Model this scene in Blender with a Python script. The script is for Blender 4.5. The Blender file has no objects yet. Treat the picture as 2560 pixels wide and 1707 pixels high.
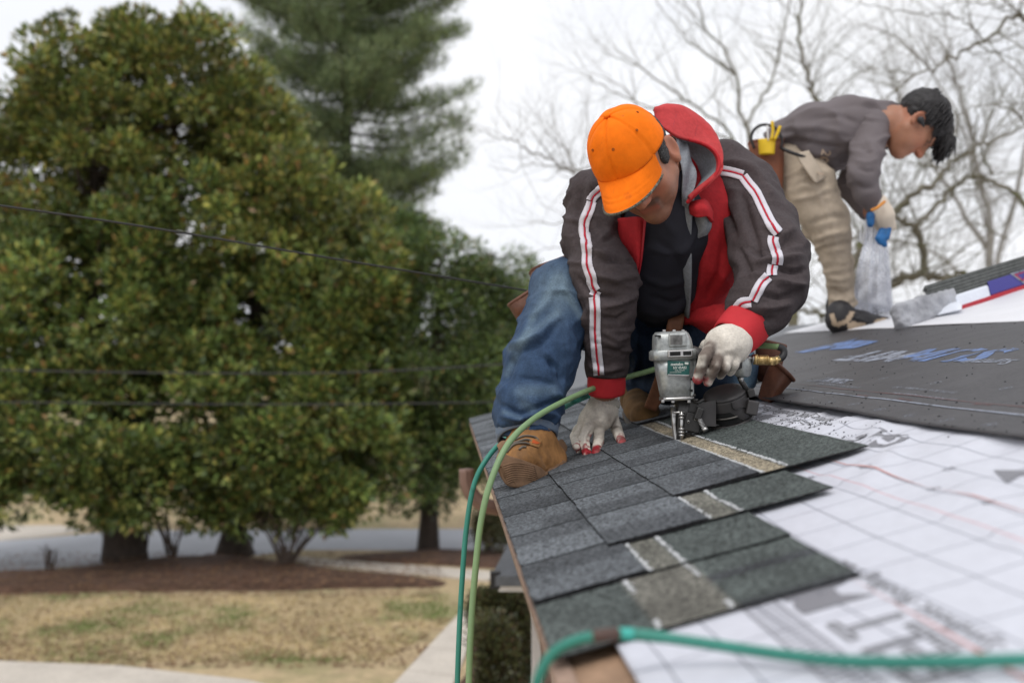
import bpy, math, random
import numpy as np
from mathutils import Vector, Matrix
from mathutils.bvhtree import BVHTree
SC = bpy.context.scene
F = 2489.0; HY = 877.0; ZC = 4.2
# ---------------------------------------------------------------- camera
cam = bpy.data.cameras.new('camera'); camo = bpy.data.objects.new('camera', cam)
SC.collection.objects.link(camo); SC.camera = camo
camo.location = (0, 0, ZC); camo.rotation_euler = (math.pi/2, 0, 0)
cam.sensor_width = 36; cam.lens = 35.0; cam.shift_y = (HY-853.5)/2560
cam.clip_start = .05; cam.clip_end = 800
cam.dof.use_dof = True; cam.dof.focus_distance = 2.27; cam.dof.aperture_fstop = 2.4
cam.dof.aperture_blades = 9
# ---------------------------------------------------------------- overcast sky
world = bpy.data.worlds.new('World'); SC.world = world; world.use_nodes = True
nt = world.node_tree; nt.nodes.clear()
wo = nt.nodes.new('ShaderNodeOutputWorld'); bg = nt.nodes.new('ShaderNodeBackground')
sky = nt.nodes.new('ShaderNodeTexSky'); sky.sky_type = 'NISHITA'; sky.sun_disc = False
SUN_EL, SUN_ROT = math.radians(62), math.radians(200)
sky.sun_elevation = SUN_EL; sky.sun_rotation = SUN_ROT; sky.dust_density = 5; sky.air_density = 1.2
hs = nt.nodes.new('ShaderNodeHueSaturation'); hs.inputs['Saturation'].default_value = .25
tc = nt.nodes.new('ShaderNodeTexCoord'); nz = nt.nodes.new('ShaderNodeTexNoise')
nz.inputs['Scale'].default_value = 2.2; nz.inputs['Detail'].default_value = 5
mp = nt.nodes.new('ShaderNodeMapping'); mp.inputs['Scale'].default_value = (1, 1, 3)
cr = nt.nodes.new('ShaderNodeValToRGB')
cr.color_ramp.elements[0].position = .3; cr.color_ramp.elements[0].color = (8.9, 9.2, 9.9, 1)
cr.color_ramp.elements[1].position = .62; cr.color_ramp.elements[1].color = (10.2, 10.3, 10.6, 1)
mx = nt.nodes.new('ShaderNodeMix'); mx.data_type = 'RGBA'; mx.inputs['Factor'].default_value = .95
L = nt.links.new
L(tc.outputs['Generated'], mp.inputs['Vector']); L(mp.outputs['Vector'], nz.inputs['Vector'])
L(nz.outputs['Fac'], cr.inputs['Fac']); L(sky.outputs['Color'], hs.inputs['Color'])
L(hs.outputs['Color'], mx.inputs['A']); L(cr.outputs['Color'], mx.inputs['B'])
L(mx.outputs['Result'], bg.inputs['Color']); bg.inputs['Strength'].default_value = .1
L(bg.outputs['Background'], wo.inputs['Surface'])
sl = bpy.data.lights.new('sun', 'SUN'); sl.energy = 1.4; sl.angle = math.radians(28); sl.color = (1, .97, .93)
so = bpy.data.objects.new('sun', sl); SC.collection.objects.link(so)
so.rotation_euler = (math.radians(28), 0, math.radians(-20)); so.location = (0, -4, 12)
SC.view_settings.view_transform = 'Standard'; SC.view_settings.look = 'None'
SC.view_settings.gamma = 1; SC.view_settings.exposure = 0.08
try: SC.view_settings.use_curve_mapping = False
except Exception: pass
# ---------------------------------------------------------------- helpers
def V(*a): return np.array(a, dtype=np.float64)
def P(x, y, d): return V((x-1280)/F*d, d, ZC+(HY-y)/F*d)
_t = .26; _c = 1/math.sqrt(1+_t*_t)
RE = V(-.0671, 1, 0); RE /= np.linalg.norm(RE)
RU = V(RE[1], -RE[0], 0)*_c+V(0, 0, _t*_c); RN = np.cross(RU, RE)
RO = V(.083, 2.28, ZC-.290)
def R(a, b, h=0.): return RO+RE*a+RU*b+RN*h
def ray(x, y): return V((x-1280)/F, 1, (HY-y)/F)
CO = V(0, 0, ZC)
def RP(x, y, h=0.):                      # pixel -> point h above the roof plane
    d = ray(x, y); return CO+d*(np.dot(RO+RN*h-CO, RN)/np.dot(d, RN))
def rab(x, y):
    p = RP(x, y)-RO; return float(p@RE), float(p@RU)
def GP(x, y, h=0.):                      # pixel -> ground
    d = ray(x, y); return CO+d*((h-ZC)/d[2])
def proj(p):
    q = np.asarray(p)-CO; return np.stack([1280+F*q[..., 0]/q[..., 1], HY-F*q[..., 2]/q[..., 1]], -1)
def norm(v): v = np.asarray(v, float); return v/np.linalg.norm(v)
def raw(name, verts, faces, mat=None, parent=None, smooth=False, mats=None, fm=None):
    me = bpy.data.meshes.new(name)
    me.from_pydata([tuple(map(float, v)) for v in verts], [], [tuple(map(int, f)) for f in faces])
    o = bpy.data.objects.new(name, me); SC.collection.objects.link(o)
    for m in (mats or ([mat] if mat else [])): me.materials.append(m)
    if fm is not None: me.polygons.foreach_set('material_index', np.asarray(fm, dtype=np.int32))
    if smooth: me.polygons.foreach_set('use_smooth', [True]*len(me.polygons))
    me.update()
    if parent is not None: setpar(o, parent)
    return o
def setpar(o, p):
    o.parent = p
    if p.type == 'EMPTY': o.matrix_parent_inverse = Matrix.Translation(p.location).inverted()
def fastmesh(name, verts, quads, mat, parent=None, smooth=False, n=4):
    verts = np.asarray(verts, np.float32); quads = np.asarray(quads, np.int32)
    me = bpy.data.meshes.new(name); me.vertices.add(len(verts)); me.vertices.foreach_set('co', verts.ravel())
    me.loops.add(quads.size); me.loops.foreach_set('vertex_index', quads.ravel())
    me.polygons.add(len(quads)); me.polygons.foreach_set('loop_start', np.arange(0, quads.size, n, dtype=np.int32))
    try: me.polygons.foreach_set('loop_total', np.full(len(quads), n, dtype=np.int32))
    except Exception: pass
    me.update(calc_edges=True); me.validate()
    o = bpy.data.objects.new(name, me); SC.collection.objects.link(o)
    if mat: me.materials.append(mat)
    if smooth: me.polygons.foreach_set('use_smooth', [True]*len(me.polygons))
    if parent is not None: setpar(o, parent)
    return o
def colattr(o, cols, name='Col', dom='POINT'):
    a = o.data.color_attributes.new(name, 'FLOAT_COLOR', dom)
    c = np.ones((len(a.data), 4), np.float32); c[:, :3] = np.asarray(cols, np.float32).reshape(-1, 3)[:len(c)]
    a.data.foreach_set('color', c.ravel())
def thing(name, label, cat, loc, group=None):
    o = bpy.data.objects.new(name, None); SC.collection.objects.link(o); o.location = tuple(loc)
    o.empty_display_size = .1; tag(o, label, cat, group); return o
def tag(o, label, cat, group=None):
    o['label'] = label; o['category'] = cat
    if group: o['group'] = group
    return o
def struct(o): o['kind'] = 'structure'; return o
def stuff(o): o['kind'] = 'stuff'; return o
# ---------------------------------------------------------------- materials
def mat(name, col=(.5, .5, .5), rough=.7, metal=0., bump=None, var=None, attr=None, spec=.4, stops=None, extra=None, space='Object'):
    """bump=(scale,strength,dist)  var=(scale,amount) ; attr: multiply by colour attribute"""
    m = bpy.data.materials.new(name); m.use_nodes = True; t = m.node_tree; b = t.nodes['Principled BSDF']
    b.inputs['Roughness'].default_value = rough; b.inputs['Metallic'].default_value = metal
    b.inputs['Specular IOR Level'].default_value = spec
    cn = t.nodes.new('ShaderNodeTexCoord'); link = t.links.new
    src = None
    rgb = t.nodes.new('ShaderNodeRGB'); rgb.outputs[0].default_value = (*col, 1); src = rgb.outputs[0]
    def noise(scale, detail=4, rough_=.6):
        n = t.nodes.new('ShaderNodeTexNoise'); n.inputs['Scale'].default_value = scale
        n.inputs['Detail'].default_value = detail; n.inputs['Roughness'].default_value = rough_
        link(cn.outputs[space], n.inputs['Vector']); return n
    def mul(a, bb, fac=1., mode='MULTIPLY'):
        x = t.nodes.new('ShaderNodeMix'); x.data_type = 'RGBA'; x.blend_type = mode
        x.inputs['Factor'].default_value = fac; link(a, x.inputs['A']); link(bb, x.inputs['B']); return x.outputs['Result']
    if attr:
        a = t.nodes.new('ShaderNodeAttribute'); a.attribute_name = attr; src = mul(src, a.outputs['Color'])
    for (s, amt) in (var or []):
        n = noise(s); r = t.nodes.new('ShaderNodeMapRange'); link(n.outputs['Fac'], r.inputs['Value'])
        r.inputs['From Min'].default_value = .3; r.inputs['From Max'].default_value = .7
        r.inputs['To Min'].default_value = 1-amt; r.inputs['To Max'].default_value = 1+amt
        c = t.nodes.new('ShaderNodeCombineColor')
        for i in range(3): link(r.outputs[0], c.inputs[i])
        src = mul(src, c.outputs[0])
    for (s, lo, hi, c2) in (stops or []):          # patches of another colour
        n = noise(s, 5, .65); r = t.nodes.new('ShaderNodeMapRange'); link(n.outputs['Fac'], r.inputs['Value'])
        r.inputs['From Min'].default_value = lo; r.inputs['From Max'].default_value = hi
        x = t.nodes.new('ShaderNodeMix'); x.data_type = 'RGBA'; link(r.outputs[0], x.inputs['Factor'])
        link(src, x.inputs['A']); x.inputs['B'].default_value = (*c2, 1); src = x.outputs['Result']
    if bump:
        h = None
        for (s, st, di) in (bump if isinstance(bump, list) else [bump]):
            n = noise(s, 3); bn = t.nodes.new('ShaderNodeBump'); bn.inputs['Strength'].default_value = st
            bn.inputs['Distance'].default_value = di; link(n.outputs['Fac'], bn.inputs['Height'])
            if h: link(h, bn.inputs['Normal'])
            h = bn.outputs[0]
        link(h, b.inputs['Normal'])
    if extra: src = extra(t, b, cn, src, noise, mul, link) or src
    link(src, b.inputs['Base Color'])
    return m
# ---------------------------------------------------------------- noise on points
def _h(i, s): 
    i = (i[..., 0]*73856093) ^ (i[..., 1]*19349663) ^ (i[..., 2]*83492791) ^ (s*2654435761 & 0x7fffffff)
    i = (i ^ (i >> 13))*1274126177 & 0x7fffffff; return ((i ^ (i >> 16)) & 0xffff)/65535.
def vn(p, scale=1., seed=0):
    p = np.asarray(p)*scale+100.; i = np.floor(p).astype(np.int64); f = p-i; f = f*f*(3-2*f); r = 0
    for dx in (0, 1):
        for dy in (0, 1):
            for dz in (0, 1):
                w = (f[..., 0] if dx else 1-f[..., 0])*(f[..., 1] if dy else 1-f[..., 1])*(f[..., 2] if dz else 1-f[..., 2])
                r = r+w*_h(i+np.array([dx, dy, dz]), seed)
    return r*2-1
# ---------------------------------------------------------------- signed distance blobs -> mesh
class Blob:
    def __init__(s): s.p = []
    def cap(s, a, b, r1, r2, k=.02, op='u'): s.p.append(('c', V(*a), V(*b), r1, r2, k, op)); return s
    def ell(s, c, r, M=None, k=.02, op='u'):
        s.p.append(('e', V(*c), V(*r), np.eye(3) if M is None else np.asarray(M, float), 0, k, op)); return s
    def box(s, c, r, M=None, rr=.01, k=.01, op='u'):
        s.p.append(('b', V(*c), V(*r), np.eye(3) if M is None else np.asarray(M, float), rr, k, op)); return s
    def chain(s, pts, k=.02):           # pts: (x,y,d,rpx)
        q = [(P(x, y, d), r*d/F) for x, y, d, r in pts]
        for (a, ra), (b, rb) in zip(q, q[1:]): s.cap(a, b, ra, rb, k)
        return s
    def xf(s, M, o, sc=1.):             # local frame (columns of M) -> world
        M = np.asarray(M, float); o = V(*o); r = Blob()
        for q in s.p:
            if q[0] == 'c': r.p.append(('c', o+M@q[1]*sc, o+M@q[2]*sc, q[3]*sc, q[4]*sc, q[5]*sc, q[6]))
            else: r.p.append((q[0], o+M@q[1]*sc, q[2]*sc, M@q[3], q[4]*sc, q[5]*sc, q[6]))
        return r
    def add(s, o): s.p += o.p; return s
    def ev(s, X):
        D = None
        for q in s.p:
            if q[0] == 'c':
                _, a, b, r1, r2, k, op = q; ab = b-a; t = np.clip(((X-a)@ab)/max(ab@ab, 1e-9), 0, 1)
                d = np.linalg.norm(X-a-t[..., None]*ab, axis=-1)-(r1+(r2-r1)*t)
            elif q[0] == 'e':
                _, c, r, M, _z, k, op = q; l = (X-c)@M; n = np.linalg.norm(l/r, axis=-1); g = np.linalg.norm(l/(r*r), axis=-1)+1e-9
                d = n*(n-1)/g
            else:
                _, c, r, M, rr, k, op = q; l = np.abs((X-c)@M)-(r-rr)
                d = np.linalg.norm(np.maximum(l, 0), axis=-1)+np.minimum(l.max(-1), 0)-rr
            if D is None: D = d; continue
            if op == 'u': h = np.clip(.5+.5*(D-d)/k, 0, 1); D = D+(d-D)*h-k*h*(1-h)
            elif op == 's': h = np.clip(.5-.5*(D+d)/k, 0, 1); D = D+(-d-D)*h+k*h*(1-h)
            elif op == 'i': D = np.maximum(D, d)
        return D
    def bounds(s, m=.03):
        lo = []; hi = []
        for q in s.p:
            if q[6] != 'u': continue
            if q[0] == 'c':
                lo.append(np.minimum(q[1]-q[3], q[2]-q[4])); hi.append(np.maximum(q[1]+q[3], q[2]+q[4]))
            else: e = np.abs(q[3])@q[2]; lo.append(q[1]-e); hi.append(q[1]+e)
        return np.min(lo, 0)-m, np.max(hi, 0)+m
    def mesh(s, h=.006):
        lo, hi = s.bounds(h*3); n = np.ceil((hi-lo)/h).astype(int)+1
        ax = [lo[i]+h*np.arange(n[i]) for i in range(3)]
        G = np.empty(tuple(n), np.float32)
        for i in range(0, n[0], 16):
            X = np.stack(np.meshgrid(ax[0][i:i+16], ax[1], ax[2], indexing='ij'), -1); G[i:i+16] = s.ev(X)
        return nets(G, lo, h)
def nets(G, lo, h):
    S = G < 0; c = [S[i:S.shape[0]-1+i, j:S.shape[1]-1+j, k:S.shape[2]-1+k] for i in (0, 1) for j in (0, 1) for k in (0, 1)]
    cnt = sum(x.astype(np.int8) for x in c); act = (cnt > 0) & (cnt < 8)
    I = np.argwhere(act); idx = -np.ones(act.shape, np.int64); idx[act] = np.arange(len(I))
    acc = np.zeros((len(I), 3)); num = np.zeros(len(I))
    for (a, b) in [((i, j, k), (i+(x == 0), j+(x == 1), k+(x == 2))) for x in range(3) for i in (0, 1) for j in (0, 1) for k in (0, 1) if (i, j, k)[x] == 0]:
        va = G[I[:, 0]+a[0], I[:, 1]+a[1], I[:, 2]+a[2]]; vb = G[I[:, 0]+b[0], I[:, 1]+b[1], I[:, 2]+b[2]]
        m = (va < 0) != (vb < 0); t = np.where(m, va/np.where(m, va-vb, 1), 0)
        acc[m] += (np.array(a)+(np.array(b)-np.array(a))*t[:, None])[m]; num += m
    Vt = lo+h*(I+acc/num[:, None]); Q = []
    for x in range(3):
        y, z = (x+1) % 3, (x+2) % 3
        sl0 = [slice(1, -1)]*3; sl0[x] = slice(0, -1); sl1 = [slice(1, -1)]*3; sl1[x] = slice(1, None)
        A = S[tuple(sl0)]; B = S[tuple(sl1)]; E = np.argwhere(A != B); fl = A[tuple(E.T)]
        o = np.array([1, 1, 1]); o[x] = 0; E = E+o
        def g(dy, dz): e = E.copy(); e[:, y] -= dy; e[:, z] -= dz; return idx[tuple(e.T)]
        q = np.stack([g(1, 1), g(0, 1), g(0, 0), g(1, 0)], 1); q[~fl] = q[~fl][:, ::-1]; Q.append(q)
    return Vt, np.concatenate(Q)
def vnormals(v, q):
    fn = np.cross(v[q[:, 2]]-v[q[:, 0]], v[q[:, 3]]-v[q[:, 1]]); n = np.zeros_like(v)
    for i in range(4): np.add.at(n, q[:, i], fn)
    return n/(np.linalg.norm(n, axis=1, keepdims=True)+1e-12)
def strokes(v, n, S, back=False):
    """S: list of (pixel points, width px, height metres): folds pressed into the front of a mesh"""
    px = proj(v); f = np.clip(-(n*norm_rows(v-CO)).sum(1)*2.5, 0, 1); out = v.copy()
    for pts, w, amp in S:
        pts = np.array(pts, float); dm = np.full(len(v), 1e9); T = np.zeros(len(v)); L_ = len(pts)-1
        for i, (a, b) in enumerate(zip(pts, pts[1:])):
            ab = b-a; t = np.clip(((px-a)@ab)/(ab@ab), 0, 1); d = np.linalg.norm(px-a-t[:, None]*ab, axis=1)
            m = d < dm; dm[m] = d[m]; T[m] = (i+t[m])/L_
        e = np.minimum(1, 4*np.minimum(T+.05, 1.05-T)); out += n*(amp*f*e*np.exp(-(dm/w)**2))[:, None]
    return out
def norm_rows(a): return a/np.linalg.norm(a, axis=1, keepdims=True)
def blobobj(name, B, m, parent=None, h=.006, st=None, wr=None, col=None, cut=None, keep=None, flip=False):
    v, q = B.mesh(h); n = vnormals(v, q)
    if wr:
        for (sc, amp, seed) in wr:
            q_ = v*np.asarray(sc); w_ = vn(q_, 1., abs(seed))
            if seed < 0: w_ = (1-np.minimum(1, np.abs(w_+.35*vn(q_*2.1, 1., 7))*2.6))**1.5-.35   # sharp crease ridges
            v = v+n*(amp*w_)[:, None]
    if st: v = strokes(v, n, st)
    if cut is not None:
        c = v[q].mean(1); kp = ~cut(c, n[q].mean(1)); q = q[kp]
        u, inv = np.unique(q, return_inverse=True); v = v[u]; n = n[u]; q = inv.reshape(-1, 4)
    o = fastmesh(name, v, q, m, parent, True)
    if col is not None: colattr(o, col(v, n))
    return o
def inpoly(p, poly):
    x, y = p[:, 0], p[:, 1]; r = np.zeros(len(p), bool); n = len(poly)
    for i in range(n):
        (x1, y1), (x2, y2) = poly[i], poly[(i+1) % n]
        c = ((y1 > y) != (y2 > y)) & (x < (x2-x1)*(y-y1)/((y2-y1) or 1e-9)+x1); r ^= c
    return r
def crom(pts, n):                          # Catmull-Rom through rows of points
    pts = np.asarray(pts, float); m = len(pts); t = np.linspace(0, m-1, n); i = np.minimum(t.astype(int), m-2); f = (t-i).reshape((-1,)+(1,)*(pts.ndim-1))
    g = lambda k: pts[np.clip(i+k, 0, m-1)]
    p0, p1, p2, p3 = g(-1), g(0), g(1), g(2)
    if m > 1:
        p0 = np.where((i == 0).reshape(f.shape), 2*p1-p2, p0); p3 = np.where((i == m-2).reshape(f.shape), 2*p2-p1, p3)
    return .5*((2*p1)+(-p0+p2)*f+(2*p0-5*p1+4*p2-p3)*f*f+(-p0+3*p1-3*p2+p3)*f**3)
def patch(name, rows, m, parent=None, nu=16, nv=16, th=.004, fn=None, close=False):
    """rows: grid of 3D control points -> smooth sheet with thickness"""
    g = np.array(rows, float); g = crom(g, nu); g = crom(np.swapaxes(g, 0, 1), nv); g = np.swapaxes(g, 0, 1)
    if fn is not None: g = fn(g)
    A, B_ = g.shape[:2]; du = np.gradient(g, axis=0); dv = np.gradient(g, axis=1); nn = np.cross(du, dv)
    nn /= np.linalg.norm(nn, axis=2, keepdims=True)+1e-12; top = g.reshape(-1, 3); bot = (g-nn*th).reshape(-1, 3); N = A*B_
    f = []
    for i in range(A-1):
        for j in range(B_-1):
            a = i*B_+j; f.append((a, a+1, a+B_+1, a+B_)); f.append((a+N, a+B_+N, a+B_+1+N, a+1+N))
    ring = [j for j in range(B_)]+[i*B_+B_-1 for i in range(1, A)]+[(A-1)*B_+j for j in range(B_-2, -1, -1)]+[i*B_ for i in range(A-2, 0, -1)]
    for a, b in zip(ring, ring[1:]+ring[:1]): f.append((a, a+N, b+N, b))
    return fastmesh(name, np.concatenate([top, bot]), f, m, parent, True)
def tube(name, pts, r, m, parent=None, n=8, sub=None, caps=True, sq=1.):
    pts = np.asarray(pts, float); r = np.broadcast_to(np.asarray(r, float), (len(pts),))
    if sub: 
        r = crom(r[:, None], sub)[:, 0]; pts = crom(pts, sub)
    v, f = tubegeo(pts, r, n, sq)
    if caps: f = f+[tuple(range(n))[::-1], tuple(range(len(v)-n, len(v)))]
    o = raw(name, v, f, m, parent, n > 5); return o
def tubegeo(pts, r, n=8, sq=1.):
    T = np.gradient(pts, axis=0); T /= np.linalg.norm(T, axis=1, keepdims=True)+1e-12
    u = np.cross(T[0], [0, 0, 1.]); u = u if np.linalg.norm(u) > .1 else np.cross(T[0], [1., 0, 0]); u = norm(u); v = []; f = []
    for i, (p, t) in enumerate(zip(pts, T)):
        u = norm(u-t*(u@t)); w = np.cross(t, u)
        for k in range(n): a = 2*math.pi*k/n; v.append(p+r[i]*(u*math.cos(a)+w*math.sin(a)*sq))
    for i in range(len(pts)-1):
        for k in range(n): a = i*n+k; b = i*n+(k+1) % n; f.append((a, b, b+n, a+n))
    return v, f
def boxv(c, r, M=np.eye(3)):
    s = [(-1, -1, -1), (1, -1, -1), (1, 1, -1), (-1, 1, -1), (-1, -1, 1), (1, -1, 1), (1, 1, 1), (-1, 1, 1)]
    return [V(*c)+np.asarray(M)@(V(*q)*V(*r)) for q in s], [(0, 3, 2, 1), (4, 5, 6, 7), (0, 1, 5, 4), (1, 2, 6, 5), (2, 3, 7, 6), (3, 0, 4, 7)]
def bevel(o, w, seg=2):
    b = o.modifiers.new('bevel', 'BEVEL'); b.width = w; b.segments = seg; b.limit_method = 'ANGLE'; return o
def box(name, c, r, M, m, parent=None, bev=0):
    v, f = boxv(c, r, M); o = raw(name, v, f, m, parent)
    if bev: bevel(o, bev)
    return o
def loft(name, rings, m, parent=None, smooth=True, caps=(True, True)):
    n = len(rings[0]); v = [p for r in rings for p in r]; f = []
    for i in range(len(rings)-1):
        for k in range(n): a = i*n+k; b = i*n+(k+1) % n; f.append((a, b, b+n, a+n))
    if caps[0]: f.append(tuple(range(n))[::-1])
    if caps[1]: f.append(tuple(range(len(v)-n, len(v))))
    return raw(name, v, f, m, parent, smooth)
def merge(parts):                          # [(verts, faces)] -> one
    v = []; f = []
    for a, b in parts: k = len(v); v += list(a); f += [tuple(i+k for i in q) for q in b]
    return v, f
def textmesh(s, size, bold=0., spacing=1.):   # -> 2D verts, faces (bpy's own font)
    c = bpy.data.curves.new('t', 'FONT'); c.body = s; c.size = size; c.offset = bold; c.space_character = spacing; c.resolution_u = 2
    o = bpy.data.objects.new('t', c); SC.collection.objects.link(o); dg = bpy.context.evaluated_depsgraph_get(); dg.update()
    me = bpy.data.meshes.new_from_object(o.evaluated_get(dg)); v = np.array([x.co[:2] for x in me.vertices]); f = [tuple(p.vertices) for p in me.polygons]
    bpy.data.objects.remove(o); bpy.data.curves.remove(c); bpy.data.meshes.remove(me); return v, f
def onto(B, x, y, off=.0015):              # pixel -> point on a mesh
    d = norm(ray(x, y)); h = B.ray_cast(Vector(CO), Vector(d))
    return None if h[0] is None else V(*h[0])+V(*h[1])*off
def bvh(*obs):
    vs = []; fs = []
    for o in obs:
        k = len(vs); vs += [o.matrix_world@v.co if False else v.co.copy() for v in o.data.vertices]; fs += [tuple(i+k for i in p.vertices) for p in o.data.polygons]
    return BVHTree.FromPolygons(vs, fs)
# ================================================================ ground
rnd = random.Random(5); nr = np.random.RandomState(7)
def flat(name, poly, z, m, parent=None, sub=1):
    return raw(name, [(p[0], p[1], z) for p in poly], [tuple(range(len(poly)))], m, parent)
def gpoly(px): return [GP(x, y) for x, y in px]
M_lawn = mat('dry_grass', (.47, .36, .215), .95, var=[(6, .18), (60, .25), (.7, .12)],
    stops=[(.42, .50, .74, (.17, .20, .07)), (1.3, .55, .80, (.20, .22, .09)), (.5, .63, .75, (.17, .12, .07))], bump=[(40, .8, .03)])
M_mulch = mat('pine_mulch', (.10, .055, .036), .95, var=[(3, .35), (30, .5)], bump=[(25, 1, .05)], stops=[(14, .6, .75, (.2, .13, .09))])
M_road = mat('asphalt_pale', (.40, .41, .445), .85, var=[(1, .06), (30, .1)])
M_conc = mat('concrete', (.52, .47, .41), .85, var=[(1.5, .1), (20, .1)], bump=[(60, .2, .004)], stops=[(2, .6, .8, (.40, .35, .29))])
g = flat('ground', [(-500, -60, 0), (500, -60, 0), (500, 700, 0), (-500, 700, 0)], 0, M_lawn); struct(g)
def sheet(name, px, z, m): o = flat(name, gpoly(px), z, m); return struct(o)
road = sheet('street', [(-900, 1368), (0, 1352), (300, 1327), (700, 1322), (1300, 1322), (2200, 1322), (2200, 1376), (1300, 1376), (760, 1374), (600, 1392), (300, 1408), (0, 1430), (-900, 1475)], .004, M_road)
sheet('far_driveway', [(-500, 1318), (150, 1313), (215, 1326), (150, 1336), (0, 1352), (-500, 1362)], .008, M_conc)
def mulchbed(name, px, h, n):
    out = np.array([GP(*p)[:2] for p in px]); out = crom(np.vstack([out, out[:1]]), n*len(px))[:-1]; c = out.mean(0); v = []; f = []
    K = 9; N = len(out)
    for k in range(K):
        t = k/(K-1); 
        for i, q in enumerate(out):
            w = q+(c-q)*t; w = w+(.25*vn(np.array([w[0]*1.3, w[1]*1.3, k]), 1, 3) if k == 0 else 0)*norm(np.append(q-c, 0))[:2]
            v.append((w[0], w[1], .004+h*min(1, t*4)*(1+.5*vn(np.array([w[0], w[1], 0]), 1.2, 9))))
    for k in range(K-1):
        for i in range(N): a = k*N+i; b = k*N+(i+1) % N; f.append((a, b, b+N, a+N))
    f.append(tuple(range((K-1)*N, K*N))); return struct(raw(name, v, f, M_mulch, None, True))
mulchbed('mulch_bed', [(-300, 1500), (0, 1484), (300, 1480), (620, 1477), (900, 1472), (1120, 1462), (1000, 1438), (820, 1420), (740, 1408), (600, 1392), (440, 1388), (250, 1408), (0, 1436), (-300, 1462)], .10, 6)
mulchbed('far_mulch_bed', [(800, 1402), (1290, 1420), (1500, 1424), (1450, 1380), (1150, 1374), (900, 1385)], .06, 6)
# walkway slabs
wk = thing('walkway', 'pale concrete walk crossing between the mulch beds', 'walkway', GP(1000, 1420)); wk['kind'] = 'structure'
def slabs(a0, a1, b0, b1, n, par, top=.05):
    a0, a1, b0, b1 = [np.append(GP(*q)[:2], 0) for q in (a0, a1, b0, b1)]
    for i in range(n):
        t0, t1 = i/n, (i+1)/n; L0 = np.linalg.norm(b0-a0); g_ = .012/L0*1.0
        q = [a0+(b0-a0)*(t0+g_), a0+(b0-a0)*(t1-g_), a1+(b1-a1)*(t1-g_), a1+(b1-a1)*(t0+g_)]
        v = [(p[0], p[1], -.02) for p in q]+[(p[0], p[1], top) for p in q]
        o = raw('slab', v, [(0, 3, 2, 1), (4, 5, 6, 7), (0, 1, 5, 4), (1, 2, 6, 5), (2, 3, 7, 6), (3, 0, 4, 7)], M_conc, par); bevel(o, .008)
slabs((700, 1392), (770, 1413), (1420, 1448), (1420, 1472), 9, wk)
w2 = thing('walkway', 'concrete slab walk along the shrub bed beneath the eave', 'walkway', GP(1050, 1640)); w2['kind'] = 'structure'
slabs((1156, 1530), (1206, 1535), (880, 1830), (1075, 1860), 5, w2)
dw = struct(flat('driveway', gpoly([(-1200, 1640), (0, 1656), (300, 1668), (620, 1704), (760, 1740), (900, 1900), (-1500, 1900)]), .03, M_conc))
mulchbed('foundation_bed', [(1206, 1500), (1300, 1480), (1500, 1500), (1700, 1700), (1600, 1900), (1090, 1900), (1140, 1700)], .05, 6)
# fallen leaves and twigs on the lawn
M_leafl = mat('fallen_leaf', (.23, .135, .075), .9, var=[(5, .5)], stops=[(3, .5, .55, (.12, .06, .035))])
v = []; f = []
for i in range(7200):
    bed = i > 2600
    q = GP(rnd.uniform(-200, 1150), 1470+rnd.random()**.6*200) if not bed else GP(rnd.uniform(-250, 1100), rnd.uniform(1395, 1492)); s = rnd.uniform(.02, .05); a = rnd.uniform(0, 6.3); k = len(v)
    c_, s_ = math.cos(a)*s, math.sin(a)*s; z = .012+(.11 if bed else 0)*max(0, min(1, (1484-proj(np.append(q[:2], 0))[1])/14))
    v += [(q[0]-c_, q[1]-s_, z), (q[0]+s_*.5, q[1]-c_*.5, z+.012), (q[0]+c_, q[1]+s_, z+.004), (q[0]-s_*.5, q[1]+c_*.5, z+.01)]; f.append((k, k+1, k+2, k+3))
o = stuff(raw('fallen_leaves', v, f, M_leafl)); tag(o, 'brown fallen leaves scattered over the dry lawn', 'leaves')
v = []; f = []
for i in range(16000):                     # grass tufts
    x = rnd.uniform(-250, 1120); y = 1490+rnd.random()*165; q = GP(x, y)
    if inpoly(np.array([[x, y]]), [(880, 1707), (1156, 1530), (1206, 1535), (1075, 1707)])[0]: continue
    s = rnd.uniform(.02, .06); a = rnd.uniform(0, 6.3); k = len(v); dx, dy = math.cos(a)*.012, math.sin(a)*.012
    v += [(q[0]-dx, q[1]-dy, 0), (q[0]+dx, q[1]+dy, 0), (q[0]+rnd.uniform(-.03, .03), q[1]+rnd.uniform(-.03, .03), s)]; f.append((k, k+1, k+2))
M_blade = mat('grass_blade', (.46, .37, .20), .9, var=[(.8, .4)], stops=[(.42, .50, .62, (.12, .19, .04))])
o = stuff(fastmesh('grass', v, f, M_blade, None, False, 3)); tag(o, 'dry tan and green grass of the front lawn', 'grass')

# ================================================================ the house
M_deck = mat('plywood', (.30, .19, .12), .85, var=[(8, .25), (60, .2)], bump=[(40, .5, .002)])
M_wood = mat('weathered_board', (.27, .185, .14), .85, var=[(9, .25), (70, .25)], bump=[(30, .8, .004)])
M_brick = mat('painted_siding', (.42, .36, .31), .8, var=[(5, .08)], bump=[(12, .3, .004)])
M_white = mat('white_paint', (.72, .71, .72), .5, var=[(6, .05)])
house = thing('house', 'single storey house whose low roof is being reshingled', 'house', R(1, 1.5, -1)*V(1, 1, 0))
def rbox(name, a0, a1, b0, b1, h0, h1, m, par, bev=0):
    c = R((a0+a1)/2, (b0+b1)/2, (h0+h1)/2); return box(name, c, (abs(a1-a0)/2, abs(b1-b0)/2, abs(h1-h0)/2), np.stack([RE, RU, RN], 1), m, par, bev)
rf = rbox('roof', -2.6, 2.32, -.11, 4.3, -.032, -.012, M_deck, house)
RB = 2.32
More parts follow.
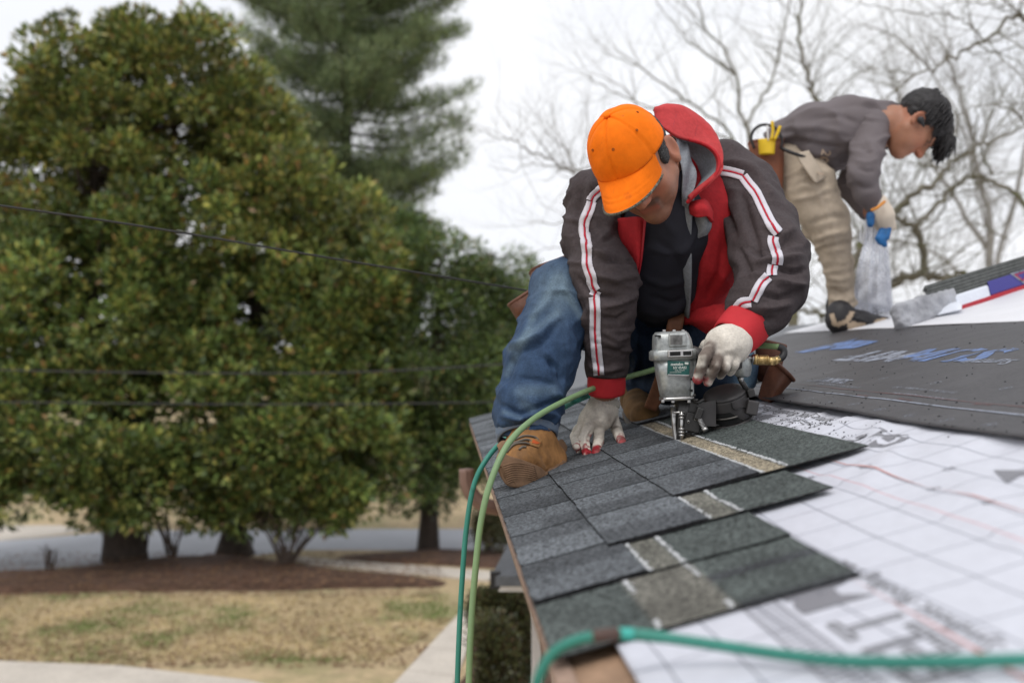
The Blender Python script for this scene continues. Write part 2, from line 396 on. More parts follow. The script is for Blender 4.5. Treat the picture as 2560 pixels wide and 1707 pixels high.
# fascia plank along the eave, in lengths, then rafters behind it
for i, (a0, a1) in enumerate([(-2.6, -1.115), (-1.11, .62), (.625, 2.32)]):
    rbox('fascia_board', a0, a1, -.132, -.1105, -.047-.002*i, -.008, M_wood, house, .002)
for i in range(9): rbox('rafter', -2.4+i*.58, -2.36+i*.58, -.11, 3.0, -.13, -.033, M_wood, house)
# brick walls below (mostly hidden)
Rh = V(RU[0], RU[1], 0)/np.hypot(RU[0], RU[1])
def wallbox(name, a0, a1, b0, b1, z0, z1, m, par):
    M = np.stack([RE, Rh, V(0, 0, 1)], 1); c = RO*V(1, 1, 0)+RE*(a0+a1)/2+Rh*(b0+b1)/2+V(0, 0, (z0+z1)/2)
    return box(name, c, ((a1-a0)/2, (b1-b0)/2, (z1-z0)/2), M, m, par)
wallbox('wall', -3, 5.0, .55, .75, 0, ZC-.33, M_brick, house)
wallbox('wall', -3.2, -3.0, .5, 5, 0, ZC-.2, M_brick, house)
v = [R(2.32, -.1, -.04), R(2.32, 4.3, -.04), R(2.32, 4.3, -.04)*V(1, 1, 0), R(2.32, .7, -.04)*V(1, 1, 0), R(2.32, .7, -.15)]
raw('gable_wall', v, [(0, 1, 2, 3, 4)], M_brick, house)
# far roof plane facing us, beyond the rake
M_felt = mat('black_underlayment', (.040, .038, .041), .55, spec=.5, var=[(9, .12), (120, .35)], bump=[(500, .25, .0006), (25, .4, .002)], stops=[(2.2, .52, .75, (.085, .083, .088)), (600, .66, .74, (.17, .15, .11))])
fr = [P(1236, 1030, 4.9), P(1650, 924, 5.0), P(1935, 852, 5.1), P(2080, 805, 5.5), P(1960, 826, 6.4), P(1640, 846, 6.4), P(1420, 872, 6.2), P(1290, 980, 5.8)]
M_felt2 = mat('grey_underlayment', (.13, .135, .145), .6, var=[(4, .15)])
raw('far_roof', [p for p in fr]+[p-V(0, 0, .03) for p in fr], [tuple(range(8)), tuple(range(8, 16))[::-1]]+[(i, i+8, (i+1) % 8+8, (i+1) % 8) for i in range(8)], M_felt2, house)
# downspout elbow at the far eave corner
M_dsp = mat('brown_downspout', (.21, .13, .105), .55, var=[(6, .15)])
pts = [P(1166, 1172, 4.35), P(1168, 1205, 4.35), P(1178, 1232, 4.35), P(1198, 1254, 4.35), P(1225, 1266, 4.35), P(1300, 1278, 4.4)]
o = tube('downspout', pts, .033, M_dsp, house, 8, 22); 
vv, ff = tubegeo(crom(np.array(pts), 22), np.full(22, .033), 16)
for k in range(len(vv)):
    if k % 2: c_ = np.mean(vv[k//16*16:k//16*16+16], 0) if True else 0
o2 = tube('downspout_seam', [p+V(0, -.034, 0) for p in pts], .004, M_dsp, o, 5, 22)

# ---------------------------------------------------------------- shingles
def gran(t, b, cn, src, noise, mul, link):
    n1 = noise(330, 2, .8); n2 = noise(150, 2, .7); r = t.nodes.new('ShaderNodeMapRange'); a = t.nodes.new('ShaderNodeMath'); a.operation = 'ADD'
    link(n1.outputs['Fac'], a.inputs[0]); link(n2.outputs['Fac'], a.inputs[1]); link(a.outputs[0], r.inputs['Value'])
    r.inputs['From Min'].default_value = .78; r.inputs['From Max'].default_value = 1.24; r.inputs['To Min'].default_value = .05; r.inputs['To Max'].default_value = 2.4
    c = t.nodes.new('ShaderNodeCombineColor'); [link(r.outputs[0], c.inputs[i]) for i in range(3)]
    return mul(src, c.outputs[0])
M_sh = mat('granules', (1, 1, 1), .88, attr='Col', spec=.25, var=[(14, .1), (2.5, .08)], bump=[(420, .7, .0015), (150, .35, .0015)], extra=gran)
TOP = V(.082, .089, .097); DK = V(.024, .025, .029); HEAD = V(.054, .063, .060); TAN = V(.30, .265, .19); CHK = V(.62, .62, .6)
def shingle(a0, b0, lay, seed, par, length=1.0, parr=None, starter=False, sag=0.):
    """one laminated shingle: base mat with a nailing strip, and overlay tabs butted with narrow joints"""
    r = random.Random(seed); v = []; f = []; col = []
    def lift(a, b):       # each course rests on the one below: tilt up to its butt edge
        return lay*.0028+.0026+.0035*(1-(b-b0)/.335)*(1 if lay > 1 else .3)+.0015*vn(np.array([a*3, b*6, seed]), 1, 4)*.6
    def plate(A, B, th, cf, na, nb, up):
        k = len(v); na1, nb1 = na+1, nb+1
        for s in (1, 0):
            for i in range(na1):
                for j in range(nb1):
                    a = A[0]+(A[1]-A[0])*i/na; b = B[0]+(B[1]-B[0])*j/nb
                    e = .0016*vn(np.array([a*45, b*45, seed]), 1, 5)
                    aa = a+(e if i in (0, na) else 0); bb = b+(e if j in (0, nb) else 0)
                    v.append(R(aa, bb, lift(a, b)+up+(th if s else 0))); col.append(cf(a, b))
        T = na1*nb1
        for i in range(na):
            for j in range(nb): p = k+i*nb1+j; f.append((p, p+nb1, p+nb1+1, p+1)); f.append((p+T, p+T+1, p+T+nb1+1, p+T+nb1))
        ring = [j for j in range(nb1)]+[i*nb1+nb for i in range(1, na1)]+[na*nb1+j for j in range(nb-1, -1, -1)]+[i*nb1 for i in range(na-1, 0, -1)]
        kk = len(v); nr_ = len(ring)
        for p in ring: v.append(v[k+p]); col.append(V(.012, .012, .013))
        for p in ring: v.append(v[k+p+T]); col.append(V(.008, .008, .009))
        for i in range(nr_): j_ = (i+1) % nr_; f.append((kk+i, kk+j_, kk+nr_+j_, kk+nr_+i))
    L0, L1 = .152, .196
    def basecol(a, b):
        w = b-b0; n = vn(np.array([a*26, b*26, seed]), 1, 8)
        if starter:
            if .118 < w < .20: return TAN*(.36+.16*n)*V(.92, 1, 1.2)
            return (HEAD*(1.0+.3*n) if w < .12 or (a*7 % 1) > .25 else DK*(1.1+.2*n))
        if w < L0-.006: return DK*.35
        if L0 <= w <= L1: return (TAN*V(.70, .68, .68) if lay > 2 else TAN*V(.38, .42, .50))*(1+.15*n)
        return HEAD*(1+.16*n)
    nb = 34
    plate((a0, a0+length), (b0, b0+.335), .0026, basecol, 40, nb, 0)
    a = a0
    while a < a0+length-.02:
        w = r.uniform(.17, .23); a1 = min(a+w, a0+length); a1 = a0+length if a0+length-a1 < .06 else a1
        t0 = r.uniform(.72, 1.30); dlo = r.random(); side = r.random() < .5
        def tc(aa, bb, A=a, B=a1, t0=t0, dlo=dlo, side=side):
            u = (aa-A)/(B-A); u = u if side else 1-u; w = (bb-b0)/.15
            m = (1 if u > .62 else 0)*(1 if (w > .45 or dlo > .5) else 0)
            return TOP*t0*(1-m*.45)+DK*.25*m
        if starter: tc = lambda aa, bb: HEAD*(1.0+.35*vn(np.array([aa*9, bb*9, 1.]), 1, 2))
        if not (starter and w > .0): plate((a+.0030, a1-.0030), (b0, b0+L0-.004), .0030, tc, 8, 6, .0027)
        a = a1
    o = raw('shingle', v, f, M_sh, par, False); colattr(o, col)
    # chalky release lines either side of the nailing strip
    if True:
        cv = []; cf2 = []
        for w0 in ((.118, .198) if starter else (L0, L1)):
            for i in range(420):
                aa = a0+length*(i+.5)/420
                if r.random() < .18+.25*math.sin(aa*23+seed) or (starter and math.sin(aa*31) > -.2): continue
                for _ in range(2):
                    x = aa+r.uniform(-.002, .002); y = b0+w0+r.gauss(0, .0016)+.002*vn(np.array([aa*12, 0, seed]), 1, 3); s = r.uniform(.0012, .0028); h = lift(x, y)+.0038
                    k = len(cv); cv += [R(x-s, y-s*.7, h), R(x+s, y-s*.6, h), R(x+s*.8, y+s*.7, h+.0004), R(x-s, y+s*.6, h+.0004)]; cf2.append((k, k+1, k+2, k+3))
        if cv: stuff(raw('chalk_line', cv, cf2, M_chalk, o))
    return o
M_chalk = mat('white_release_grit', (.50, .51, .52), .8, var=[(300, .2)])
sd = 1
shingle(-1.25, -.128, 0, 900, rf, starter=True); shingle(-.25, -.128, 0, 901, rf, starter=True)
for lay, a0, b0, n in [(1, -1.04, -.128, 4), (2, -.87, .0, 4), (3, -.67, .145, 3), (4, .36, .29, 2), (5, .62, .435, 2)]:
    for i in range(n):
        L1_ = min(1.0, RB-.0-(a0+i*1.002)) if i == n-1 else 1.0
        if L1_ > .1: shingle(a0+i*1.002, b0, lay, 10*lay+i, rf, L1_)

# ---------------------------------------------------------------- underlayment sheets
def grid2(a, b, w, off=0.): return 0
def hsheet(a, b):            # wrinkles of the white synthetic sheet
    a = np.asarray(a, float); b = np.asarray(b, float); p = np.stack([a, b, a*0], -1)
    h = .0045*(1+vn(p*np.array([5, 3, 1]), 1, 21))*.5+.0035*(1+vn(p*np.array([13, 4, 1]), 1, 22))*.5+.003*np.maximum(0, 1-np.abs(vn(p*np.array([4, 7, 1]), 1, 27))*5)
    near = np.exp(-((b-.60)/.07)**2)
    h = h+near*.010*(1+vn(p*np.array([11, 2, 1]), 1, 23))*.5*(a > -1.3)
    for (x, y, dx, dy, am, w) in [(-.55, .55, 1, .5, .008, .02), (-.35, .5, 1, -.9, .007, .018), (-.75, .48, .8, .6, .006, .02), (-.9, .62, 1, .15, .007, .02), (-.2, .56, .6, 1, .006, .014), (-1.05, .45, 1, .4, .005, .03)]:
        l = math.hypot(dx, dy); s = ((a-x)*dx+(b-y)*dy)/l; t = (-(a-x)*dy+(b-y)*dx)/l
        h = h+am*np.exp(-(t/w)**2)*np.exp(-(s/.16)**2)
    return h*np.clip((b-.02*0-.38)/.12+np.clip((-1.25-a)/.06, 0, 1)+np.clip((-.72-a)/.05, 0, 1)*(b > .36), .05, 1)*np.where(b > .585, .75, 1)
def drape(name, a0, a1, b0, b1, na, nb, hf, m, par, th=.0012, edge=None):
    A, B = np.meshgrid(np.linspace(a0, a1, na), np.linspace(b0, b1, nb), indexing='ij')
    if edge is not None: B = B+edge(A)*(1-(B-b0)/(b1-b0))
    H = hf(A, B); g_ = RO+RE*A[..., None]+RU*B[..., None]+RN*H[..., None]
    v = np.concatenate([g_.reshape(-1, 3), (g_-RN*th).reshape(-1, 3)]); i, j = np.meshgrid(np.arange(na-1), np.arange(nb-1), indexing='ij'); p = (i*nb+j).ravel(); T = na*nb
    f = np.concatenate([np.stack([p, p+nb, p+nb+1, p+1], 1), np.stack([p+T, p+T+1, p+T+nb+1, p+T+nb], 1)])
    ring = [j for j in range(nb)]+[i*nb+nb-1 for i in range(1, na)]+[(na-1)*nb+j for j in range(nb-2, -1, -1)]+[i*nb for i in range(na-2, 0, -1)]
    f = np.concatenate([f, [(p, q, q+T, p+T) for p, q in zip(ring, ring[1:]+ring[:1])]])
    o = fastmesh(name, v, f, m, par, True); uv = o.data.uv_layers.new(name='UV'); li = np.empty(len(o.data.loops), np.int32); o.data.loops.foreach_get('vertex_index', li)
    ab = np.concatenate([np.stack([A.ravel(), B.ravel()], 1)]*2); uv.data.foreach_set('uv', ab[li].astype(np.float32).ravel()); return o
def printed(t, b, cn, src, noise, mul, link):       # thin grey ruled grid printed on the white sheet
    uv = cn.outputs['UV']; sp = t.nodes.new('ShaderNodeSeparateXYZ'); n = t.nodes.new('ShaderNodeTexNoise'); n.inputs['Scale'].default_value = 2.5; n.inputs['Detail'].default_value = 1; link(uv, n.inputs['Vector'])
    vs = t.nodes.new('ShaderNodeVectorMath'); vs.operation = 'SCALE'; vs.inputs['Scale'].default_value = .035; link(n.outputs['Color'], vs.inputs[0])
    va = t.nodes.new('ShaderNodeVectorMath'); link(uv, va.inputs[0]); link(vs.outputs[0], va.inputs[1]); link(va.outputs[0], sp.inputs[0])
    def line(out, per, w, off=0.):
        d = t.nodes.new('ShaderNodeMath'); d.operation = 'PINGPONG'; a = t.nodes.new('ShaderNodeMath'); a.inputs[1].default_value = off; link(out, a.inputs[0]); link(a.outputs[0], d.inputs[0]); d.inputs[1].default_value = per/2
        r = t.nodes.new('ShaderNodeMapRange'); link(d.outputs[0], r.inputs['Value']); r.inputs['From Min'].default_value = w*.55; r.inputs['From Max'].default_value = w; r.inputs['To Min'].default_value = 1; r.inputs['To Max'].default_value = 0; return r.outputs[0]
    def mix(s, fac, c, k):
        m = t.nodes.new('ShaderNodeMath'); m.operation = 'MULTIPLY'; link(fac, m.inputs[0]); m.inputs[1].default_value = k
        x = t.nodes.new('ShaderNodeMix'); x.data_type = 'RGBA'; link(m.outputs[0], x.inputs['Factor']); link(s, x.inputs['A']); x.inputs['B'].default_value = (*c, 1); return x.outputs['Result']
    src = mix(src, line(sp.outputs[0], .1016, .0017), (.16, .17, .21), .85); src = mix(src, line(sp.outputs[1], .0635, .0016, .013), (.16, .17, .21), .85)
    src = mix(src, line(sp.outputs[1], .508, .0016, .12), (.55, .13, .12), .5)
    return src
M_syn = mat('white_synthetic_felt', (.56, .57, .63), .42, var=[(4, .04), (60, .05)], spec=.5, extra=printed, bump=[(900, .25, .0004)], stops=[(5, .64, .8, (.52, .52, .54))])
syn = drape('underlayment', -2.3, 2.3, -.06, .80, 520, 120, hsheet, M_syn, rf, edge=lambda A: np.where(A < -1.22, .0, 0))
for vtx in (): pass
def hfelt(a, b):
    p = np.stack([a, b, a*0], -1); e = np.exp(-((b-.595)/.05)**2)
    return .0165+.002*vn(p*np.array([4, 4, 1]), 1, 31)+.0008*vn(p*np.array([20, 14, 1]), 1, 32)+e*(.0035+.003*vn(p*np.array([3, 1, 1]), 1, 33))
felt = drape('underlayment', -2.3, 2.3, .595, 1.50, 220, 60, hfelt, M_felt, rf, .002)
M_syn2 = mat('white_synthetic_sheet', (.68, .68, .71), .45, var=[(5, .05)], stops=[(7, .62, .8, (.6, .6, .62))])
hs2 = lambda a, b: .019+.002*vn(np.stack([a, b, a*0], -1)*np.array([5, 5, 1]), 1, 35)
drape('underlayment', -2.3, 2.36, 1.415, 3.1, 160, 70, hs2, M_syn2, rf, .0015, edge=lambda A: .012*vn(np.stack([A, A*0, A*0], -1)*14, 1, 5)*np.clip((A-1.9)*3, 0, 1))
rbox('ridge_cap', -2.3, 2.4, 3.08, 3.3, .018, .04, M_sh, rf).data.color_attributes.new('Col', 'FLOAT_COLOR', 'POINT')
# back slope beyond the ridge
v = [R(-2.6, 4.3), R(2.32, 4.3), R(2.32, 4.3)+Rh*3-V(0, 0, .8), R(-2.6, 4.3)+Rh*3-V(0, 0, .8)]
raw('back_roof', v, [(0, 1, 2, 3)], M_felt2, house)

# printing
M_ink = mat('grey_ink', (.16, .16, .17), .5); M_ink2 = mat('pale_grey_ink', (.19, .19, .21), .5); M_red = mat('red_ink', (.55, .25, .22), .5)
M_blue = mat('blue_ink', (.10, .17, .36), .55, var=[(40, .3)], stops=[(22, .5, .6, (.06, .065, .08))]); M_wh = mat('white_ink', (.23, .25, .30), .6, var=[(60, .25)], stops=[(26, .52, .62, (.07, .07, .078))]); M_redd = mat('dull_red_ink', (.15, .055, .05), .6, var=[(60, .3)])
def rprint(name, s, a, b, size, hf, m, par, bold=0., sx=1., flip=False, off=.0009, sp=1., ang=0.):
    """text along the eave; reads away from the camera with its top towards the eave"""
    v, f = textmesh(s, size, bold, sp); w = v[:, 0]*sx; h = v[:, 1]; ca, sa = math.cos(ang), math.sin(ang); w, h = w*ca-h*sa, w*sa+h*ca
    A = a+w; B = b-h if not flip else b+h
    if flip: A = a-w
    H = hf(A, B)+off; pts = RO+RE*A[:, None]+RU*B[:, None]+RN*H[:, None]
    return raw(name, pts, f, m, par)
def outline(s, size, th):                            # thin-lined letters
    c = bpy.data.curves.new('t', 'FONT'); c.body = s; c.size = size; c.fill_mode = 'NONE'; c.bevel_depth = th; c.bevel_resolution = 0; c.resolution_u = 3
    o = bpy.data.objects.new('t', c); SC.collection.objects.link(o); dg = bpy.context.evaluated_depsgraph_get(); dg.update(); me = bpy.data.meshes.new_from_object(o.evaluated_get(dg))
    v = np.array([x.co[:] for x in me.vertices]); f = [tuple(p.vertices) for p in me.polygons]; bpy.data.objects.remove(o); return v, f
def rout(name, s, a, b, size, hf, m, par, th=.0012, sx=1.):
    v, f = outline(s, size, th); A = a+v[:, 0]*sx; B = b-v[:, 1]; H = hf(A, B)+.0008+v[:, 2]*.15
    return raw(name, RO+RE*A[:, None]+RU*B[:, None]+RN*H[:, None], f, m, par)
def logo(a, b, s):
    rout('lettering', 'FELT', a, b, s, hsheet, M_ink, syn, .0021 if s < .1 else .0016, 1.); rprint('lettering', 'BUSTER', a+s*2.55, b, s, hsheet, M_ink2, syn, .008, 1.)
    rprint('lettering', 'Synthetic Roofing Felt', a+s*.35, b+s*.36, s*.36, hsheet, M_ink, syn, 0, 1.15)
logo(-1.535, .188, .088)
logo(-.33, .535, .12)
rprint('lettering', 'GAF', -.70, .548, .085, hsheet, M_ink2, syn, .003, 1.)
logo(-2.3, .50, .10)
raw('printed_arrow', [R(a_, b_, float(hsheet(np.array(a_), np.array(b_)))+.001) for a_, b_ in [(-1.00, .505), (-1.08, .475), (-1.06, .505), (-1.08, .535)]], [(0, 1, 2, 3)], M_ink2, syn)
# column of small ruler figures and circled nail marks along the sheet
for k in range(9): rprint('lettering', '%d' % (4+4*k % 36), -1.35+k*.1016*2, .36+.0635*(k % 3), .022, hsheet, M_ink2, syn)
def rings(centres, r, m, par, hf, w=.0022, el=1.):
    v = []; f = []
    for (a, b) in centres:
        k = len(v); n = 18
        for i in range(n):
            t = 2*math.pi*i/n
            for q in (r, r-w): A = a+q*el*math.cos(t); B = b+q*math.sin(t); v.append(R(A, B, float(hf(np.array(A), np.array(B)))+.0008))
        for i in range(n): p = k+2*i; q = k+2*((i+1) % n); f.append((p, p+1, q+1, q))
        for (da, db) in ((r*.35, .0012), (.0012, r*.35)):
            kk = len(v)
            for (sa_, sb_) in ((-1, -1), (1, -1), (1, 1), (-1, 1)): A = a+sa_*da; B = b+sb_*db; v.append(R(A, B, float(hf(np.array(A), np.array(B)))+.0008))
            f.append((kk, kk+1, kk+2, kk+3))
    return raw('nail_mark', v, f, m, par)
for a_ in [-1.0+.21*i for i in range(9)]: rings([(a_, .42)], .009, M_ink2, syn, hsheet, .0012)
marks = [rab(x, y) for x, y in [(1982, 1009), (2028, 1017), (2080, 1026), (2140, 1034), (2206, 1046), (2283, 1060), (2373, 1073), (2480, 1089), (2213, 963), (2345, 977), (2520, 991)]]
for q in marks: rings([q], .0115, M_wh, felt, hfelt, .0013)
def stripe(name, a0, a1, b, w, m, par, hf, wav=0., n=80):
    v = []; f = []
    for i in range(n+1):
        a = a0+(a1-a0)*i/n
        for s in (-1, 1): B = b+s*w/2+wav*float(vn(np.array([a*9., s, 0.]), 1, 6)); v.append(R(a, B, float(hf(np.array(a), np.array(B)))+.0011))
    for i in range(n): f.append((2*i, 2*i+2, 2*i+3, 2*i+1))
    return raw(name, v, f, m, par)
stripe('printed_line', -2.2, 2.2, rab(2230, 1020)[1], .006, M_wh, felt, hfelt, .001)
stripe('printed_line', -2.2, 2.2, rab(2300, 1014)[1]+.006, .0022, M_redd, felt, hfelt, .0015)
stripe('printed_line', -2.2, 2.2, .42, .0016, M_red, syn, hsheet, .0015); stripe('printed_line', -2.2, -.9, .196, .0010, M_red, syn, hsheet, .003);
# narrow ruler band printed near the sheet's lower edge
for bb in (.078, .112): stripe('printed_line', -2.2, -1.2, bb, .002, M_ink2, syn, hsheet)
v = []; f = []
for i in range(90):
    a = -2.2+i*.011; k = len(v)
    for (da, db) in ((0, .08), (.002, .08), (.006, .11), (.004, .11)): A = a+da; B = db; v.append(R(A, B, float(hsheet(np.array(A), np.array(B)))+.0008))
    f.append((k, k+1, k+2, k+3))
raw('ruler_ticks', v, f, M_ink2, syn)
for (x, y, s, sx) in [(2120, 975, .016, 1.), (2160, 985, .016, 1), (2400, 1000, .016, 1.), (2400, 1018, .016, 1), (2180, 1008, .012, 1), (2290, 1020, .012, 1), (2490, 1034, .012, 1)]:
    a, b = rab(x, y); rprint('lettering', 'SYNTHETIC ROOF UNDERLAYMENT' if s > .013 else 'NAIL HERE', a, b, s, hfelt, M_wh if s > .013 else M_redd, felt, 0, 1.)
a, b = rab(2335, 907); rprint('lettering', 'SYNTHETIC UNDERLAYMENT', a, b, .034, hfelt, M_wh, felt, .0006, 1.15)
a, b = rab(2140, 967); rprint('lettering', 'SUMMIT', a, b, .045, hfelt, M_wh, felt, .002, 1.1)
a, b = rab(2560, 920); rprint('lettering', 'Summit', a, b, .06, hfelt, M_wh, felt, .001, 1.1)
a, b = rab(2330, 893); rprint('lettering', 'MIT', a, b, .16, hfelt, M_wh, felt, .006, 1.5); a, b = rab(2560, 890); rprint('lettering', 'SUM', a, b, .17, hfelt, M_blue, felt, .006, 1.35)
def poly_ab(nm, pxs, m):
    q = [rab(x, y) for x, y in pxs]; raw(nm, [R(a, b, float(hfelt(np.array(a), np.array(b)))+.0016) for a, b in q], [tuple(range(len(q)))], m, felt)
poly_ab('print_peak', [(1990, 892), (2050, 880), (2150, 858), (2130, 868), (2070, 884), (2010, 894)], M_blue)
poly_ab('print_peak', [(2075, 887), (2110, 872), (2150, 864), (2200, 866), (2170, 876), (2140, 884)], M_blue)
# grit and trimmings lying on the sheets
v = []; f = []
for i in range(560):
    if i < 200: a, b, hf = rnd.gauss(-.22, .2), rnd.gauss(.53, .04), hsheet
    else: a, b, hf = rnd.uniform(-1.4, 1.2), .60+rnd.random()**1.5*.8, hfelt
    if hf is hsheet and (b < .485 or b > .59): continue
    s = rnd.uniform(.0006, .0014); h = float(hf(np.array(a), np.array(b)))+s*.6; vv, ff = boxv(R(a, b, h), (s, s*rnd.uniform(.6, 1.3), s*.7), np.stack([norm(RE+RU*rnd.uniform(-1, 1)), norm(RU-RE*rnd.uniform(-.2, .2)), RN], 1)); k = len(v); v += vv; f += [tuple(q+k for q in w) for w in ff]
o = stuff(raw('shingle_grit', v, f, mat('black_grit', (.03, .03, .033), .9))); tag(o, 'black granules and crumbs strewn over the underlayment', 'grit')

# porch with a white fascia lower down
porch = thing('porch', 'low grey porch roof with white fascia and a slim white post', 'porch', GP(1400, 1800))
a, b, c, d = P(1226, 1438, 6.0), P(1330, 1396, 7.4), P(1420, 1380, 6.9), P(1420, 1420, 5.6)
M_psh = mat('grey_shingle_far', (.085, .09, .10), .9, var=[(20, .2)])
q = [P(1228, 1440, 6.), P(1306, 1290, 7.8), P(1700, 1290, 7.8), P(1700, 1400, 5.6), P(1330, 1438, 5.6)]
raw('porch_roof', [p for p in q]+[p-V(0, 0, .06) for p in q], [tuple(range(5)), tuple(range(5, 10))[::-1]]+[(i, i+5, (i+1) % 5+5, (i+1) % 5) for i in range(5)], M_psh, porch)
loft('porch_fascia', [[p, p-V(0, 0, .1), p-V(0, -.03, .1), p+V(0, .03, 0)] for p in (P(1246, 1436, 5.97), P(1360, 1436, 5.75))], M_white, porch, False)
raw('porch_gutter', *boxv(P(1238, 1448, 5.99), (.03, .03, .05)), mat('black_gutter', (.02, .02, .022), .5), porch)
box('post', P(1341, 1750, 6.4)*V(1, 1, 0)+V(0, 0, 1.35), (.03, .03, 1.35), np.eye(3), M_white, porch, .004)
# ================================================================ head shared by both workers
def headblob(broad=1.0, closed=True):
    B = Blob()
    B.ell((0, -.012, .028), (.076*broad, .096, .088))
    B.ell((0, .030, -.040), (.060*broad, .062, .080), k=.03)
    B.cap((-.050*broad, .008, -.060), (0, .060, -.100), .022, .024, .03).cap((.050*broad, .008, -.060), (0, .060, -.100), .022, .024, .03)
    for s in (-1, 1):
        B.ell((s*.040*broad, .060, -.034), (.022, .022, .022), k=.02)
        B.ell((s*.034*broad, .046, -.066), (.024, .03, .03), k=.02)
        B.ell((s*.031, .088, -.004), (.017, .014, .012), k=.012, op='s')       # eye socket
        B.cap((s*.012, .090, .012), (s*.044, .080, .014), .009, .008, .014)      # brow
        B.ell((s*.031, .0735, -.005), (.0150, .0130, .0105), k=.004)              # lid over the eyeball
        B.cap((s*.018, .0845, -.0085), (s*.043, .078, -.0085), .0022, .0022, .003)
        B.ell((s*.013, .099, -.040), (.009, .011, .008), k=.008)
        B.ell((s*.007, .103, -.048), (.0035, .006, .003), k=.003, op='s')
    B.cap((0, .086, .004), (0, .113, -.036), .0085, .0125, .012)
    B.cap((-.019, .088, -.066), (.019, .088, -.066), .0065, .0065, .010); B.cap((-.016, .087, -.077), (.016, .087, -.077), .0075, .0075, .008)
    B.cap((-.022, .098, -.0712), (.022, .098, -.0712), .0022, .0022, .003, 's')
    B.ell((0, .078, -.102), (.022, .020, .018), k=.02)
    for s in (-1, 1):
        M = np.array([[math.cos(.35), s*math.sin(.35), 0], [-s*math.sin(.35), math.cos(.35), 0], [0, 0, 1.]]).T
        B.ell((s*.080*broad, -.010, -.018), (.008, .021, .033), M, k=.008)
        B.ell((s*.086*broad, -.006, -.012), (.006, .012, .020), M, k=.006, op='s')
        B.ell((s*.082*broad, -.002, -.044), (.006, .009, .010), M, k=.006)
    return B
def frame(f, u):                          # columns: right, front, up
    f = norm(f); u = norm(np.asarray(u, float)-f*(np.asarray(u, float)@f)); return np.stack([np.cross(f, u), f, u], 1)
M_skin = mat('skin', (1, 1, 1), .5, attr='Col', bump=[(300, .15, .0006)], var=[(40, .07)], spec=.45)
M_skin.node_tree.nodes['Principled BSDF'].inputs['Subsurface Weight'].default_value = .12
M_skin.node_tree.nodes['Principled BSDF'].inputs['Subsurface Radius'].default_value = (.01, .004, .002)
M_hair = mat('hair', (.018, .016, .017), .6, var=[(60, .4)], bump=[(200, .8, .002)])
M_ghair = mat('greying_hair', (.028, .026, .026), .85, bump=[(350, .9, .002)], stops=[(300, .56, .64, (.14, .14, .14))])
def skincol(M, o, sc, base, beard):
    def f(v, n):
        l = (v-o)@M/sc; x, y, z = l.T; c = np.tile(np.array(base), (len(v), 1))
        red = np.exp(-((y-.105)/.02)**2-((z+.045)/.02)**2)+.6*np.exp(-(((np.abs(x)-.045)/.02)**2+((z+.04)/.02)**2))+.8*(np.abs(x) > .074)*np.exp(-((z+.01)/.04)**2)
        c = c*(1+np.stack([.25*red, .02*red, -.02*red], 1))
        lip = np.exp(-((z+.0715)/.010)**2)*(np.abs(x) < .024)*(y > .08); c = c*(1-lip[:, None]*np.array([.15, .38, .32]))
        brow = np.exp(-((z-.018)/.005)**2)*(np.abs(x) > .012)*(np.abs(x) < .048)*(y > .06)
        lash = np.exp(-((z+.0095)/.0028)**2)*(np.abs(np.abs(x)-.031) < .016)*(y > .07)
        c = c*(1-.85*np.clip(brow+lash, 0, 1)[:, None])
        if beard > 0:
            ns = vn(l*300, 1, 2)*.12+vn(l*90, 1, 6)*.15
            jaw = np.clip((-.050-z)/.02, 0, 1)*np.clip((y-.0)/.03, 0, 1)*(z > -.14)*np.clip(1.2-np.exp(-((z+.0715)/.008)**2)*(np.abs(x) < .023)*1.2, 0, 1)
            mu = np.exp(-((z+.057)/.0065)**2)*np.clip((.034-np.abs(x))/.008, 0, 1)*(y > .07)*1.25+np.exp(-((np.abs(x)-.027)/.006)**2)*(z < -.058)*(z > -.085)*(y > .06)*.2
            a = np.clip(jaw*(.40+ns)+mu*(.95+.3*ns), 0, 1)*beard; a = a[:, None]; c = c*(1-a)+np.array([.030, .026, .024])*a
        return c
    return f
# ================================================================ worker kneeling with the nail gun
man = thing('person', 'man in orange cap and red-lined hooded jacket kneeling on the shingles, holding a nail gun', 'person', RP(1600, 1060))
H1 = P(1577, 399, 2.29); M1 = frame((-.26, -.62, -.74), (-.52, -.56, .645))
HF = P(1588, 398, 2.30); MF = frame((-.12, -.62, -.74), (-.55, -.52, .645))
